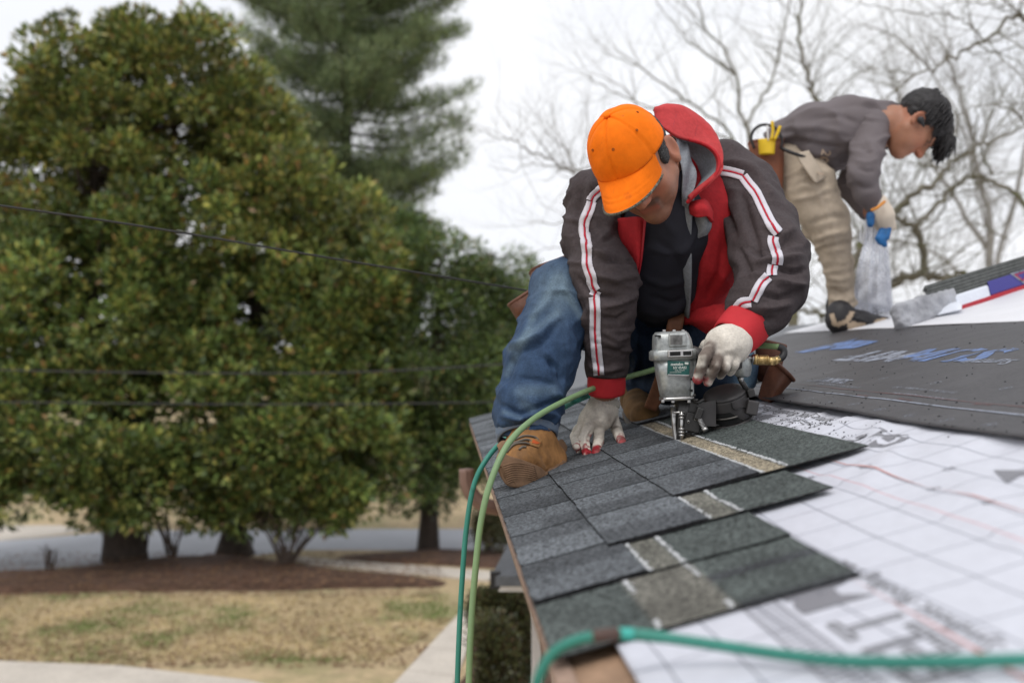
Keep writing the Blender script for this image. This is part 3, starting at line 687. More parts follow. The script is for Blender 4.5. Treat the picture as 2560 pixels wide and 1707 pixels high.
# --- skin body: one continuous surface under the clothes
def px(*a): return P(*a)
Bs = Blob()
for q in [((1680, 450, 2.52, 50), (1640, 400, 2.38, 50)), ((1690, 460, 2.58, 60), (1660, 620, 2.66, 95)), ((1660, 620, 2.66, 95), (1615, 800, 2.8, 95)),
          ((1690, 460, 2.58, 50), (1520, 500, 2.52, 45)), ((1510, 500, 2.52, 42), (1512, 720, 2.44, 40)), ((1512, 720, 2.44, 40), (1512, 925, 2.49, 32)), ((1512, 925, 2.5, 30), (1510, 1030, 2.52, 27)),
          ((1720, 470, 2.60, 48), (1850, 480, 2.60, 48)), ((1850, 480, 2.60, 48), (1925, 660, 2.38, 50)), ((1925, 660, 2.38, 48), (1865, 800, 2.27, 32)), ((1865, 800, 2.27, 32), (1830, 850, 2.24, 28)),
          ((1590, 820, 2.82, 75), (1425, 745, 2.52, 58)), ((1425, 745, 2.52, 56), (1345, 930, 2.42, 45)), ((1345, 930, 2.40, 44), (1322, 1090, 2.36, 36)),
          ((1620, 810, 2.85, 75), (1800, 925, 2.62, 45)), ((1800, 925, 2.62, 36), (1620, 970, 2.88, 20)), ((1620, 970, 2.88, 20), (1600, 1020, 2.84, 20))]:
    Bs.cap(px(*q[0][:3]), px(*q[1][:3]), q[0][3]*q[0][2]/F, q[1][3]*q[1][2]/F, .02)
Bs = headblob(1.0).xf(MF, HF, 1.05).add(Bs)
body = blobobj('body', Bs, M_skin, man, .0038, col=skincol(MF, HF, 1.05, (.33, .145, .085), .75))
def L1(x, y, z): return H1+M1@V(x, y, z)
Bh = Blob().ell((0, -.016, .018), (.0795, .0985, .082), k=.01)
Bh.box((0, .09, -.02), (.2, .055, .06), k=.006, op='s').box((0, 0, -.115), (.2, .2, .07), k=.01, op='s').ell((.088, -.006, -.024), (.02, .022, .036), k=.006, op='s').ell((-.088, -.006, -.024), (.02, .022, .036), k=.006, op='s')
Bh.ell((-.068, .018, -.004), (.010, .024, .022), k=.01).ell((.068, .018, -.004), (.010, .024, .022), k=.01)
blobobj('hair', Bh.xf(MF, HF, 1.05), M_ghair, body, .0035, wr=[((260, 260, 260), .0014, 3)])
# --- cap
M_cap = mat('orange_cotton', (.86, .175, .006), .85, var=[(10, .10), (60, .06)], bump=[(900, .5, .0008), (30, .4, .004)], spec=.15, stops=[(18, .62, .80, (.50, .10, .015)), (34, .70, .78, (.25, .10, .03))])
M_camo = mat('camo_edging', (.11, .11, .085), .85, stops=[(220, .5, .55, (.035, .035, .025)), (160, .58, .62, (.24, .23, .19))])
cp = thing('cap', 'orange baseball cap', 'cap', H1) if False else None
def dome():
    v = []; f = []; NA, NB = 96, 26
    for j in range(NB+1):
        ph = math.pi/2*(j/NB)**.9
        for i in range(NA):
            th = 2*math.pi*i/NA; c, s = math.cos(th), math.sin(th)
            rx, ry, rz = .0895, .1055+.004*(s > 0)*s, .1020
            pr = math.sin(ph); pz = math.cos(ph)
            pr = pr**.93; k = 1+.018*math.sin(ph*2)*max(0, s)**2
            seam = min(abs(((th-math.pi/2+math.pi/6*0) % (math.pi/3))-0), math.pi/3-((th-math.pi/2) % (math.pi/3)))
            ins = -.0030*math.exp(-(seam*pr*90/1.6)**2*.5)+.0010*math.exp(-((seam*pr-.045)*60)**2)*pr+.0030*(math.cos(6*(th-math.pi/2))*-1)*pr*(1-.6*pr)
            dent = -.004*math.exp(-((th-1.15)/.22)**2-((ph-.9)/.25)**2)+.003*math.exp(-((th-.85)/.16)**2-((ph-.75)/.3)**2)-.003*math.exp(-((th-2.3)/.3)**2-((ph-1.1)/.2)**2)
            q = 1+ins/.1+dent/.1+.006*float(vn(np.array([c*3, s*3, ph*3]), 1, 8))
            zz = .018+rz*pz*q-.006*(s < 0)*s*0
            v.append(L1(rx*c*pr*q*k, -.010+ry*s*pr*q*k, zz-.012*(j == NB)*0))
    for j in range(NB):
        for i in range(NA): a = j*NA+i; b = j*NA+(i+1) % NA; f.append((a, a+NA, b+NA, b))
    # turn the rim inwards
    k = len(v)
    for i in range(NA): p = np.array(v[NB*NA+i]); v.append(p+(L1(0, -.01, .018)-p)*.05+M1[:, 2]*.004)
    for i in range(NA): a = NB*NA+i; b = NB*NA+(i+1) % NA; f.append((a, k+i, k+(i+1) % NA, b))
    return raw('cap', v, f, M_cap, body, True)
capo = dome()
def brim():
    rows = []
    for i in range(29):
        t = -1+2*i/28; th = t*1.12; c, s = math.sin(th), math.cos(th); r = []
        for j in range(15):
            w = j/14; ln = .082*(1-abs(t)**2.6*.96); x = .0865*c*(1-.05*w)+c*ln*w*.06; y = -.010+.1055*s+ln*w*(1-.1*abs(t))
            z = .0225-.010*w*w-.034*(x/.09)**2*(.10+.90*w)-.024*w-.0009*(math.sin(w*48) > .2)*(w > .45); r.append(L1(x, y, z))
        rows.append(r)
    g_ = np.array(rows); o = patch('brim', g_, M_cap, capo, 57, 44, .0030); return o, [r[-1] for r in rows]
bro, edge = brim(); tube('brim_edging', np.array(edge), .0030, M_camo, bro, 8, 60)
for (c_, r_, nm) in [((0, -.010, .1225), .0065, 'cap_button')]:
    Bb = Blob().ell(c_, (.0085, .0085, .0055)); blobobj(nm, Bb.xf(M1, H1), M_cap, capo, .0012)
M_dk = mat('dark_thread', (.20, .05, .01), .8); M_blk = mat('black_rubber', (.02, .02, .022), .5)
BC = bvh(capo)
for (ex, ey) in [(1594, 281), (1592, 326), (1533, 374), (1482, 376)]:
    h = BC.ray_cast(Vector(CO), Vector(norm(ray(ex, ey))))
    if h[0] is not None:
        p = V(*h[0]); nn = V(*h[1]); nn = nn if nn@(p-CO) < 0 else -nn; u_ = norm(np.cross(nn, [0, 0, 1.])); w_ = np.cross(nn, u_)
        tube('eyelet', [p+nn*.0006+.0024*(u_*math.cos(a)+w_*math.sin(a)) for a in np.linspace(0, 2*math.pi, 13)], .0008, M_dk, capo, 6, None, False)
# --- shirt
M_shirt = mat('black_tshirt', (.016, .016, .024), .85, var=[(12, .25)], bump=[(900, .3, .0005), (18, .25, .006)])
B = Blob().chain([(1668, 470, 2.46, 66), (1662, 580, 2.52, 108), (1640, 690, 2.60, 108), (1628, 742, 2.70, 84)], .04).chain([(1735, 440, 2.56, 40), (1690, 520, 2.52, 50)], .03)
B.chain([(1560, 640, 2.62, 60), (1560, 750, 2.74, 60)], .03)
shirt = blobobj('shirt', B, M_shirt, man, .007, wr=[((22, 22, 9), .003, 4), ((10, 10, 8), .006, -4)], st=[([(1640, 600), (1690, 640), (1712, 700)], 9, -.006), ([(1600, 690), (1660, 715), (1720, 700)], 8, .006), ([(1620, 740), (1680, 760), (1718, 745)], 8, -.006), ([(1650, 540), (1690, 590)], 10, .005), ([(1590, 770), (1650, 790), (1715, 775)], 8, .005)])
# --- jacket body (open front)
M_redf = mat('red_fleece', (.42, .020, .026), .8, var=[(8, .12), (120, .12)], bump=[(500, .4, .0012)], spec=.25, stops=[(6, .62, .82, (.27, .016, .02))])
M_hood = mat('faded_red_fleece', (.47, .050, .052), .85, var=[(8, .12), (120, .12)], bump=[(500, .4, .0012)], spec=.2, stops=[(7, .60, .80, (.36, .03, .035))])
M_char = mat('charcoal_fleece', (.064, .051, .053), .85, var=[(7, .15), (160, .2)], bump=[(600, .5, .0012), (40, .5, .005)], spec=.2)
M_lin = mat('grey_ribbed_lining', (.23, .245, .27), .9, bump=[(420, .5, .001)], var=[(150, .2)])
OPEN = [(1628, 300), (1618, 545), (1606, 650), (1590, 716), (1540, 716), (1440, 716), (1440, 980), (1702, 980), (1712, 800), (1722, 700), (1717, 620), (1742, 545), (1726, 480), (1700, 300)]
B = Blob().chain([(1700, 430, 2.60, 95), (1690, 560, 2.62, 150), (1690, 690, 2.68, 122), (1668, 790, 2.76, 108)], .05)
B.chain([(1560, 500, 2.56, 62), (1566, 600, 2.60, 60), (1575, 690, 2.62, 42)], .04).chain([(1790, 560, 2.56, 72), (1782, 650, 2.56, 66), (1745, 740, 2.62, 60)], .04)
def cutj(c, n):
    p = proj(c); return (inpoly(p, OPEN) & ((n*(c-CO)).sum(1) < 0)) | (p[:, 1] > 812)
jb = blobobj('jacket', B, M_redf, man, .007, cut=cutj, wr=[((14, 14, 5), .004, 14), ((14, 14, 6), .006, -14)], st=[([(1770, 590), (1752, 700), (1728, 780)], 9, .008), ([(1810, 600), (1800, 680), (1760, 760)], 9, -.009), ([(1740, 620), (1735, 740)], 7, -.006), ([(1840, 600), (1830, 660), (1790, 730)], 8, .007), ([(1565, 560), (1575, 640), (1585, 700)], 8, .005), ([(1592, 560), (1588, 700)], 6, -.005)])
s_ = jb.modifiers.new('thickness', 'SOLIDIFY'); s_.thickness = .007; s_.offset = -1; s_.material_offset = 1; s_.material_offset_rim = 0; jb.data.materials.append(M_lin)
# zip edge and lapel pieces
BJ = bvh(jb)
def edgeline(name, pts, r, m, par, Bv, off=.003, sub=40):
    q = [onto(Bv, x, y, off) for x, y in pts]; q = [p for p in q if p is not None]
    if len(q) > 2: return tube(name, q, r, m, par, 6, sub)
M_zip = mat('red_zip', (.35, .012, .02), .5)
edgeline('zip', [(1724, 640), (1727, 680), (1726, 720), (1720, 760), (1716, 796)], .0032, M_zip, jb, BJ)
patch('front_panel', [[P(1522, 552, 2.50), P(1560, 544, 2.43), P(1590, 542, 2.405), P(1613, 546, 2.40)], [P(1528, 600, 2.50), P(1566, 600, 2.43), P(1588, 600, 2.405), P(1608, 600, 2.405)], [P(1545, 655, 2.50), P(1574, 655, 2.44), P(1590, 656, 2.42), P(1602, 654, 2.42)], [P(1566, 700, 2.52), P(1578, 712, 2.47), P(1585, 716, 2.46), P(1590, 714, 2.455)]], M_redf, jb, 24, 24, .006, fn=lambda g: g+V(0, -1, 0)*(.004*np.sin(proj(g)[..., 0]/7.))[..., None])
tube('zip', [P(1613, 548, 2.396), P(1608, 600, 2.40), P(1602, 654, 2.415), P(1590, 714, 2.45)], .003, M_zip, jb, 6, 24)
hem = patch('jacket_hem', [[P(1702, 782, 2.60), P(1745, 772, 2.53), P(1790, 760, 2.50), P(1822, 762, 2.5)], [P(1712, 806, 2.58), P(1752, 806, 2.50), P(1795, 800, 2.44), P(1826, 800, 2.44)], [P(1716, 800, 2.66), P(1770, 838, 2.52), P(1805, 850, 2.48), P(1830, 840, 2.5)]], M_redf, jb, 24, 14, .008, fn=lambda g: g+RN*(.004*vn(g*np.array([60, 60, 60]), 1, 3))[..., None])
# lining strip running down the opening, with the turned-back flap
patch('lining', [[P(1704, 470, 2.42), P(1736, 480, 2.40)], [P(1706, 540, 2.42), P(1728, 548, 2.40)], [P(1702, 600, 2.435), P(1728, 600, 2.425)], [P(1706, 660, 2.46), P(1728, 660, 2.445)], [P(1710, 720, 2.50), P(1726, 720, 2.48)], [P(1710, 790, 2.58), P(1720, 796, 2.55)]], M_lin, jb, 30, 5, .004)
patch('lapel', [[P(1716, 548, 2.45), P(1742, 541, 2.41), P(1765, 541, 2.40), P(1781, 552, 2.41)], [P(1716, 585, 2.46), P(1738, 580, 2.43), P(1762, 574, 2.415), P(1779, 570, 2.415)], [P(1716, 640, 2.47), P(1726, 622, 2.45), P(1742, 600, 2.44), P(1768, 588, 2.43)]], M_lin, jb, 18, 18, .004, fn=lambda g: g+V(0, 1, 0)*(.006*np.sin((proj(g)[..., 0]-1716)/9.)[..., None]))
patch('lapel_fold', [[P(1722, 506, 2.41), P(1742, 500, 2.385), P(1764, 498, 2.39), P(1776, 512, 2.42)], [P(1722, 522, 2.395), P(1742, 518, 2.37), P(1768, 520, 2.375), P(1784, 532, 2.41)], [P(1724, 536, 2.40), P(1744, 544, 2.375), P(1770, 542, 2.38), P(1784, 556, 2.40)]], M_redf, jb, 16, 18, .007)
# --- sleeves
B = Blob().chain([(1606, 455, 2.60, 54), (1545, 462, 2.58, 66), (1492, 500, 2.54, 74), (1478, 590, 2.50, 68), (1502, 670, 2.44, 74), (1518, 705, 2.42, 74), (1520, 760, 2.42, 66), (1518, 850, 2.44, 56), (1517, 912, 2.47, 53), (1516, 938, 2.48, 45)], .03)
B.box(P(1516, 946, 2.48)-V(0, 0, .1), (.12, .12, .1), np.eye(3), .001, .008, 's')
stL = [([(1452, 560), (1500, 600), (1540, 590)], 7.6, -0.0109), ([(1445, 600), (1490, 632), (1530, 640)], 8.5, 0.0124), ([(1500, 655), (1545, 650), (1585, 660)], 6.8, -0.0124), ([(1490, 690), (1540, 700), (1590, 688)], 7.6, 0.0139), ([(1440, 690), (1470, 725), (1500, 740), (1560, 748)], 6.8, -0.0155), ([(1500, 768), (1550, 758), (1590, 740)], 7.6, 0.0139), ([(1505, 795), (1545, 800), (1575, 780)], 6.8, -0.0124), ([(1450, 740), (1462, 800), (1466, 870)], 6.8, -0.0078), ([(1510, 830), (1545, 850), (1575, 838)], 7.6, 0.0093), ([(1505, 870), (1545, 880), (1568, 870)], 6.0, -0.0093), ([(1455, 470), (1440, 560), (1436, 640)], 8.5, -0.0109), ([(1480, 440), (1462, 540)], 8.5, 0.0093), ([(1470, 915), (1515, 925), (1562, 915)], 6.8, 0.0109), ([(1560, 640), (1590, 700)], 8.5, 0.0093), ([(1470, 930), (1516, 944), (1562, 930)], 4.2, -0.0093)]
slL = blobobj('sleeve', B, M_char, jb, .0055, st=stL, wr=[((16, 16, 30), .0035, 24), ((7, 7, 18), .0085, -24), ((13, 13, 26), .0028, -26)])
B = Blob().chain([(1762, 418, 2.62, 60), (1806, 430, 2.62, 72), (1856, 476, 2.60, 80), (1895, 560, 2.50, 87), (1926, 640, 2.40, 91), (1930, 700, 2.34, 86), (1902, 762, 2.295, 74), (1872, 806, 2.275, 60)], .03)
_d = norm(P(1826, 850, 2.24)-P(1868, 808, 2.275)); _M = frame(_d, (0, 0, 1)); B.box(P(1862, 815, 2.27)+_d*.1, (.085, .1, .085), _M, .001, .008, 's')
stR = [([(1850, 470), (1875, 560), (1900, 640)], 10.2, -0.0124), ([(1800, 470), (1808, 520), (1838, 590)], 8.5, -0.0186), ([(1815, 400), (1880, 420), (1945, 500)], 11.9, 0.0109), ([(1870, 620), (1900, 632), (1990, 600)], 8.5, -0.0155), ([(1890, 655), (1950, 650), (2012, 640)], 8.5, 0.0155), ([(1945, 670), (1985, 680), (2020, 672)], 6.8, -0.0155), ([(1930, 700), (1975, 712), (2018, 710)], 7.6, 0.0155), ([(1905, 735), (1950, 745), (2000, 730)], 6.8, -0.0139), ([(1870, 690), (1900, 690), (1930, 700)], 6.8, 0.0124), ([(1890, 770), (1930, 770), (1975, 760)], 7.6, 0.0124), ([(1865, 790), (1905, 795), (1940, 800)], 6.0, -0.0109), ([(1905, 560), (1955, 590), (1990, 570)], 8.5, 0.0109), ([(1845, 620), (1880, 690)], 7.6, -0.0093)]
def cutR(c, n): p = proj(c); return (p[:, 0]-1850)*(-.52)+(p[:, 1]-822)*.85 > 12
slR = blobobj('sleeve', B, M_char, jb, .0055, st=stR, wr=[((16, 16, 24), .0035, 25), ((8, 8, 14), .0070, -25), ((13, 13, 22), .0022, -27)])
# ribbed cuffs
def ringcuff(name, A, Bq, ra, rb, m, par, rib=36, th=.004, nn=9):
    A = V(*A); Bq = V(*Bq); t = norm(Bq-A); u = norm(np.cross(t, [0, 1., 0])); w = np.cross(t, u); rings = []; N = 72
    for s in list(np.linspace(0, 1, nn))+list(np.linspace(1, .3, 4)):
        inner = len(rings) >= nn; r = ra+(rb-ra)*s-(th if inner else 0)+.0022*math.sin(s*math.pi)
        rings.append([A+(Bq-A)*s+r*(1+.02*math.sin(rib*a)+.04*math.sin(2*a+1)+.02*math.sin(5*a))*(u*math.cos(a)+w*math.sin(a)) for a in [2*math.pi*i/N for i in range(N)]])
    return loft(name, rings, m, par, True, (False, False))
M_cuff = mat('red_ribbing', (.50, .022, .03), .8, var=[(12, .12)], bump=[(600, .4, .001)])
ringcuff('cuff', P(1515, 934, 2.475), P(1516, 982, 2.49), .044, .0435, M_cuff, slL)
ringcuff('cuff', P(1868, 808, 2.275), P(1826, 850, 2.24), .054, .047, M_cuff, slR)
# white and red tape along both sleeves
M_tape = mat('white_tape', (.60, .58, .63), .8, bump=[(400, .3, .0006)]); M_tred = mat('red_tape', (.45, .01, .03), .7)
def tape(pts, w, Bv, par):
    c = crom(np.array(pts, float), len(pts)*8); tg = np.gradient(c, axis=0); tg /= np.linalg.norm(tg, axis=1, keepdims=True); nm = np.stack([-tg[:, 1], tg[:, 0]], 1)
    cols = [-1, -.72, -.45, -.17, .17, .45, .72, 1]; rows = []
    for p, n in zip(c, nm):
        r = [onto(Bv, *(p+n*w/2*k), .0022) for k in cols]
        if all(x is not None for x in r) and max(np.linalg.norm(r[i+1]-r[i]) for i in range(7)) < .03: rows.append(r)
    v = [p for r in rows for p in r]; n8 = len(cols)
    for red in (0, 1):
        f = [(i*n8+j, i*n8+j+1, (i+1)*n8+j+1, (i+1)*n8+j) for i in range(len(rows)-1) for j in range(7) if (j == 3) == bool(red)]
        o = raw('sleeve_stripe' if not red else 'stripe_centre', v, f, M_tred if red else M_tape, par, True); m = o.modifiers.new('t', 'SOLIDIFY'); m.thickness = .0014; m.offset = 1 if red else 0
BL, BR = bvh(slL), bvh(slR)
tape([(1503, 474), (1484, 491), (1477, 504)], 24, BL, slL)
tape([(1479, 506), (1474, 525), (1465, 546), (1462, 558), (1461, 575), (1463, 590), (1467, 612), (1469, 634), (1468, 655), (1473, 676), (1480, 694), (1482, 712), (1490, 727)], 25, BL, slL)
tape([(1492, 726), (1485, 742)], 25, BL, slL)
tape([(1486, 742), (1489, 770), (1489, 800), (1489, 830), (1491, 860), (1493, 885), (1496, 912), (1498, 938)], 26, BL, slL)
tape([(1800, 426), (1828, 431), (1858, 440)], 26, BR, slR)
tape([(1858, 442), (1874, 464), (1891, 486), (1906, 518), (1917, 540), (1929, 562), (1946, 584)], 26, BR, slR)
tape([(1934, 592), (1932, 606), (1938, 626), (1944, 644), (1942, 661)], 27, BR, slR)
tape([(1932, 662), (1929, 676), (1929, 690)], 26, BR, slR)
tape([(1921, 692), (1906, 708), (1893, 730), (1882, 753)], 26, BR, slR)
tape([(1878, 755), (1858, 758), (1847, 768), (1840, 782)], 27, BR, slR)
# red piping over the shoulders
edgeline('piping', [(1795, 348), (1815, 346), (1838, 350), (1856, 358)], .0028, M_redf, slR, BR, .001)
edgeline('piping', [(1452, 425), (1466, 404), (1482, 393)], .0028, M_redf, slL, BL, .001)
# --- hood lying behind the head
def hd(x, y, d): return P(x, y, d)
outer = [(1632, 276, 2.46), (1661, 263, 2.50), (1695, 262, 2.53), (1724, 273, 2.56), (1760, 300, 2.57), (1787, 331, 2.56), (1800, 362, 2.54), (1806, 398, 2.50), (1802, 428, 2.46), (1780, 456, 2.43), (1748, 481, 2.42), (1720, 506, 2.42)]
mid = [(1636, 286, 2.40), (1668, 286, 2.40), (1700, 294, 2.42), (1728, 308, 2.43), (1757, 330, 2.44), (1778, 352, 2.43), (1793, 378, 2.41), (1802, 404, 2.40), (1797, 430, 2.38), (1776, 456, 2.37), (1745, 482, 2.37), (1719, 507, 2.38)]
rim = [(1640, 304, 2.40), (1662, 320, 2.38), (1692, 340, 2.38), (1722, 350, 2.40), (1752, 358, 2.41), (1776, 370, 2.40), (1792, 388, 2.39), (1797, 410, 2.385), (1790, 434, 2.375), (1770, 457, 2.37), (1741, 482, 2.37), (1716, 508, 2.38)]
hood = patch('hood', [[hd(*p) for p in outer], [tuple((hd(*a)*.45+hd(*b)*.55)+V(0, -.022, .008)) for a, b in zip(outer, mid)], [hd(*p) for p in mid], [hd(*p) for p in rim]], M_hood, jb, 36, 70, .006, fn=lambda g: g+(.0030*vn(g*np.array([50, 50, 30]), 1, 3))[..., None]*V(0, -1, .3))
deep = [(1690, 330, 2.46), (1700, 352, 2.47), (1712, 372, 2.48), (1726, 392, 2.50), (1738, 410, 2.50), (1748, 428, 2.49), (1752, 440, 2.48), (1752, 450, 2.46), (1745, 462, 2.44), (1736, 474, 2.42), (1724, 490, 2.40), (1710, 512, 2.40)]
m2 = [(1668, 330, 2.42), (1688, 346, 2.42), (1708, 358, 2.43), (1728, 368, 2.45), (1748, 378, 2.455), (1766, 392, 2.45), (1776, 408, 2.43), (1780, 424, 2.42), (1772, 440, 2.41), (1756, 460, 2.395), (1732, 484, 2.385), (1713, 510, 2.39)]
patch('hood_lining', [[hd(*p)+V(0, .004, 0) for p in rim], [hd(*p) for p in m2], [hd(*p) for p in deep]], M_lin, hood, 26, 60, .004)
patch('hood_lining', [[P(1690, 338, 2.40), P(1716, 348, 2.43)], [P(1698, 380, 2.385), P(1728, 392, 2.42)], [P(1704, 420, 2.38), P(1740, 430, 2.41)], [P(1706, 460, 2.39), P(1738, 462, 2.40)], [P(1706, 500, 2.40), P(1722, 500, 2.39)], [P(1702, 560, 2.46), P(1716, 560, 2.44)]], M_lin, hood, 40, 14, .004, fn=lambda g: g+V(0, 1, 0)*(.006*np.sin(proj(g)[..., 0]/5.+proj(g)[..., 1]/30))[..., None])
tube('hood_edge', [hd(x+1, y, d-.004) for x, y, d in rim[3:]], .0042, M_redf, hood, 8, 60)
for j in (5, 9): pass
Bd = bvh(hood); M_emb = mat('white_embroidery', (.75, .72, .72), .7)
edgeline('seam', [(1697, 266), (1690, 290), (1684, 312), (1682, 335)], .0009, M_zip, hood, Bd, .0004)
edgeline('seam', [(1750, 296), (1742, 318), (1738, 340)], .0009, M_zip, hood, Bd, .0004)
def badge(poly, nm='badge'):
    c = np.mean(poly, 0); pts = [onto(Bd, x, y, .0012) for x, y in [tuple(c)]+list(poly)]; n = len(poly)
    if all(p is not None for p in pts): raw(nm, pts, [(0, 1+i, 1+(i+1) % n) for i in range(n)], M_emb, hood)
cx, cy = 1699, 314
badge([(cx+(8.5 if k % 2 == 0 else 3.6)*math.sin(k*math.pi/5), cy-(8.5 if k % 2 == 0 else 3.6)*math.cos(k*math.pi/5)) for k in range(10)])
badge([(1705, 309), (1712, 307), (1720, 309), (1716, 315), (1708, 314)]); badge([(1716, 308), (1726, 313), (1719, 317), (1712, 313)]); badge([(1704, 318), (1714, 315), (1719, 318), (1712, 324), (1704, 322)])
# --- jeans
M_jean = mat('denim', (1, 1, 1), .85, attr='Col', var=[(260, .22), (40, .12)], bump=[(800, .5, .0008), (60, .4, .003)], spec=.25)
B = Blob().chain([(1610, 835, 2.84, 112), (1500, 780, 2.66, 98), (1420, 745, 2.52, 86), (1388, 815, 2.48, 82), (1350, 905, 2.42, 84), (1330, 985, 2.38, 76), (1318, 1045, 2.365, 76), (1316, 1076, 2.36, 70)], .03)
B.ell(P(1408, 705, 2.54), (.075, .075, .05), k=.05).ell(P(1432, 826, 2.50), (.034, .06, .025), k=.03)
B.chain([(1620, 815, 2.86, 110), (1735, 870, 2.70, 86), (1822, 925, 2.62, 70)], .03).chain([(1822, 935, 2.63, 64), (1720, 955, 2.76, 52), (1612, 965, 2.90, 40)], .03).chain([(1592, 885, 2.92, 42), (1600, 965, 2.90, 38)], .02)
B.box(P(1318, 1091, 2.36)-V(0, 0, .1), (.10, .12, .1), np.eye(3), .001, .006, 's')
stJ = [([(1405, 715), (1440, 760), (1466, 830)], 7.6, 0.0124), ([(1395, 700), (1370, 760), (1330, 800)], 8.5, 0.0093), ([(1400, 790), (1350, 840), (1275, 872)], 6.8, 0.0155), ([(1385, 820), (1350, 860), (1290, 885)], 6.8, -0.0124), ([(1330, 790), (1290, 860), (1262, 940)], 8.5, 0.0093), ([(1300, 870), (1278, 920), (1262, 965)], 6.0, -0.0093), ([(1300, 945), (1350, 950), (1395, 965)], 6.8, -0.0093), ([(1370, 900), (1395, 925), (1408, 960)], 6.8, -0.0155), ([(1355, 870), (1385, 905), (1400, 945)], 6.0, 0.0093), ([(1250, 1010), (1300, 1035), (1340, 1020), (1395, 1000)], 6.8, -0.0139), ([(1255, 1040), (1300, 1050), (1350, 1030), (1395, 1040)], 6.8, 0.0155), ([(1262, 1080), (1300, 1066), (1350, 1052), (1390, 1062)], 6.0, -0.0139), ([(1270, 1095), (1310, 1078), (1350, 1068), (1385, 1082)], 5.1, 0.0093), ([(1380, 985), (1405, 990)], 7.6, 0.0124), ([(1395, 1035), (1380, 1070)], 6.8, 0.0093), ([(1560, 800), (1640, 840), (1700, 880)], 11.9, -0.0124), ([(1600, 850), (1600, 960)], 6.8, -0.0124), ([(1590, 880), (1580, 960)], 6.0, 0.0109)]
def jcol(v, n):
    p = proj(v); x, y = p.T; c = np.tile(np.array([.030, .058, .115]), (len(v), 1)); ns = vn(v*np.array([25, 25, 9]), 1, 41)
    w = np.exp(-((x-1395)/55)**2-((y-725)/60)**2)*.9
    for (a, b, wd) in [((1395, 780), (1275, 872), 10), ((1395, 700), (1335, 790), 12), ((1405, 715), (1450, 790), 8), ((1330, 800), (1268, 935), 9), ((1300, 980), (1380, 975), 16), ((1310, 1010), (1330, 1020), 14), ((1260, 1030), (1300, 1045), 6)]:
        a = np.array(a, float); b = np.array(b, float); t = np.clip(((p-a)@(b-a))/((b-a)@(b-a)), 0, 1); w = w+.55*np.exp(-(np.linalg.norm(p-a-t[:, None]*(b-a), axis=1)/wd)**2)
    w = np.clip((w+ns*.25*w+ns*.06)*(v[:, 1] < 2.58), 0, 1)[:, None]; w = w*.8; c = c*(1-w)+np.array([.14, .20, .25])*w
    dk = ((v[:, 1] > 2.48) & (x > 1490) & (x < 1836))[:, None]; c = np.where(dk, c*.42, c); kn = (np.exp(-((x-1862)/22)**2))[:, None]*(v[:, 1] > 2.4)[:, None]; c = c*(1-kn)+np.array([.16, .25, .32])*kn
    return c*(1+.12*vn(v*np.array([160, 160, 30]), 1, 44))[:, None]
CE = lambda c, n: (proj(c)[:, 1] > 1086+(proj(c)[:, 0]-1320)*.25) & (proj(c)[:, 0] < 1480)
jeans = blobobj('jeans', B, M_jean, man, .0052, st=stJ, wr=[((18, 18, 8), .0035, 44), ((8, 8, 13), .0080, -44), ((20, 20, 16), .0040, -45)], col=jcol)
M_hem = mat('denim_hem', (.13, .17, .235), .85, bump=[(300, .5, .001)], stops=[(60, .55, .7, (.20, .19, .19))])
ringcuff('trouser_hem', P(1316, 1066, 2.365), P(1318, 1098, 2.345), .071, .068, M_hem, jeans, 6, .004, 5)
# --- boots
M_suede = mat('tan_suede', (.30, .145, .050), .9, var=[(18, .3), (90, .12)], bump=[(120, .5, .002)], stops=[(11, .55, .75, (.17, .095, .05))])
M_sole = mat('dusty_rubber_sole', (.215, .125, .072), .85, var=[(30, .25)], bump=[(200, .4, .001)], stops=[(9, .58, .72, (.10, .06, .038))])
M_lace = mat('boot_lace', (.14, .12, .10), .9)
B = Blob().chain([(1322, 1075, 2.355, 52), (1332, 1112, 2.34, 54), (1384, 1142, 2.355, 30)], .03).chain([(1326, 1112, 2.33, 50), (1302, 1136, 2.265, 44), (1290, 1146, 2.235, 38)], .03)
B.ell(P(1292, 1150, 2.225), (.044, .04, .026), k=.02).cap(P(1340, 1160, 2.27), P(1385, 1160, 2.34), .03, .025, .03)
B.box(P(1330, 1236, 2.25), (.2, .2, .02), np.stack([RE, RU, RN], 1), 0.001, .004, 's')
boot = blobobj('boot', B, M_suede, man, .0045, wr=[((45, 45, 45), .0018, 50)], st=[([(1345, 1128), (1362, 1150), (1372, 1170)], 5, -.005), ([(1290, 1118), (1330, 1108), (1370, 1118)], 4, -.004), ([(1265, 1140), (1290, 1120), (1320, 1128), (1350, 1160)], 3, .0022), ([(1352, 1098), (1340, 1122), (1375, 1110)], 3, .002)])
# sole: wedge slab curling up at the toe; its grooved tread faces the camera
top_ = [(1243, 1146, 2.150), (1256, 1132, 2.152), (1276, 1140, 2.158), (1300, 1147, 2.172), (1330, 1158, 2.195), (1352, 1168, 2.225), (1366, 1178, 2.255), (1376, 1160, 2.28), (1388, 1140, 2.31), (1404, 1128, 2.335), (1417, 1146, 2.345)]
bot_ = [(1248, 1166, 2.145), (1256, 1196, 2.148), (1266, 1212, 2.155), (1288, 1219, 2.165), (1312, 1216, 2.182), (1336, 1208, 2.205), (1356, 1202, 2.230), (1370, 1197, 2.25), (1386, 1188, 2.275), (1404, 1172, 2.31), (1416, 1156, 2.335)]
rows = []
for k in range(5):
    t = k/4; rows.append([P(*a)*(1-t)+P(*b)*t+V(0, -.006*math.sin(math.pi*t), 0) for a, b in zip(top_, bot_)])
back = [[p+V(-.0, .055, .012) for p in rows[-1]], [p+V(0, .07, .02) for p in rows[0]]]
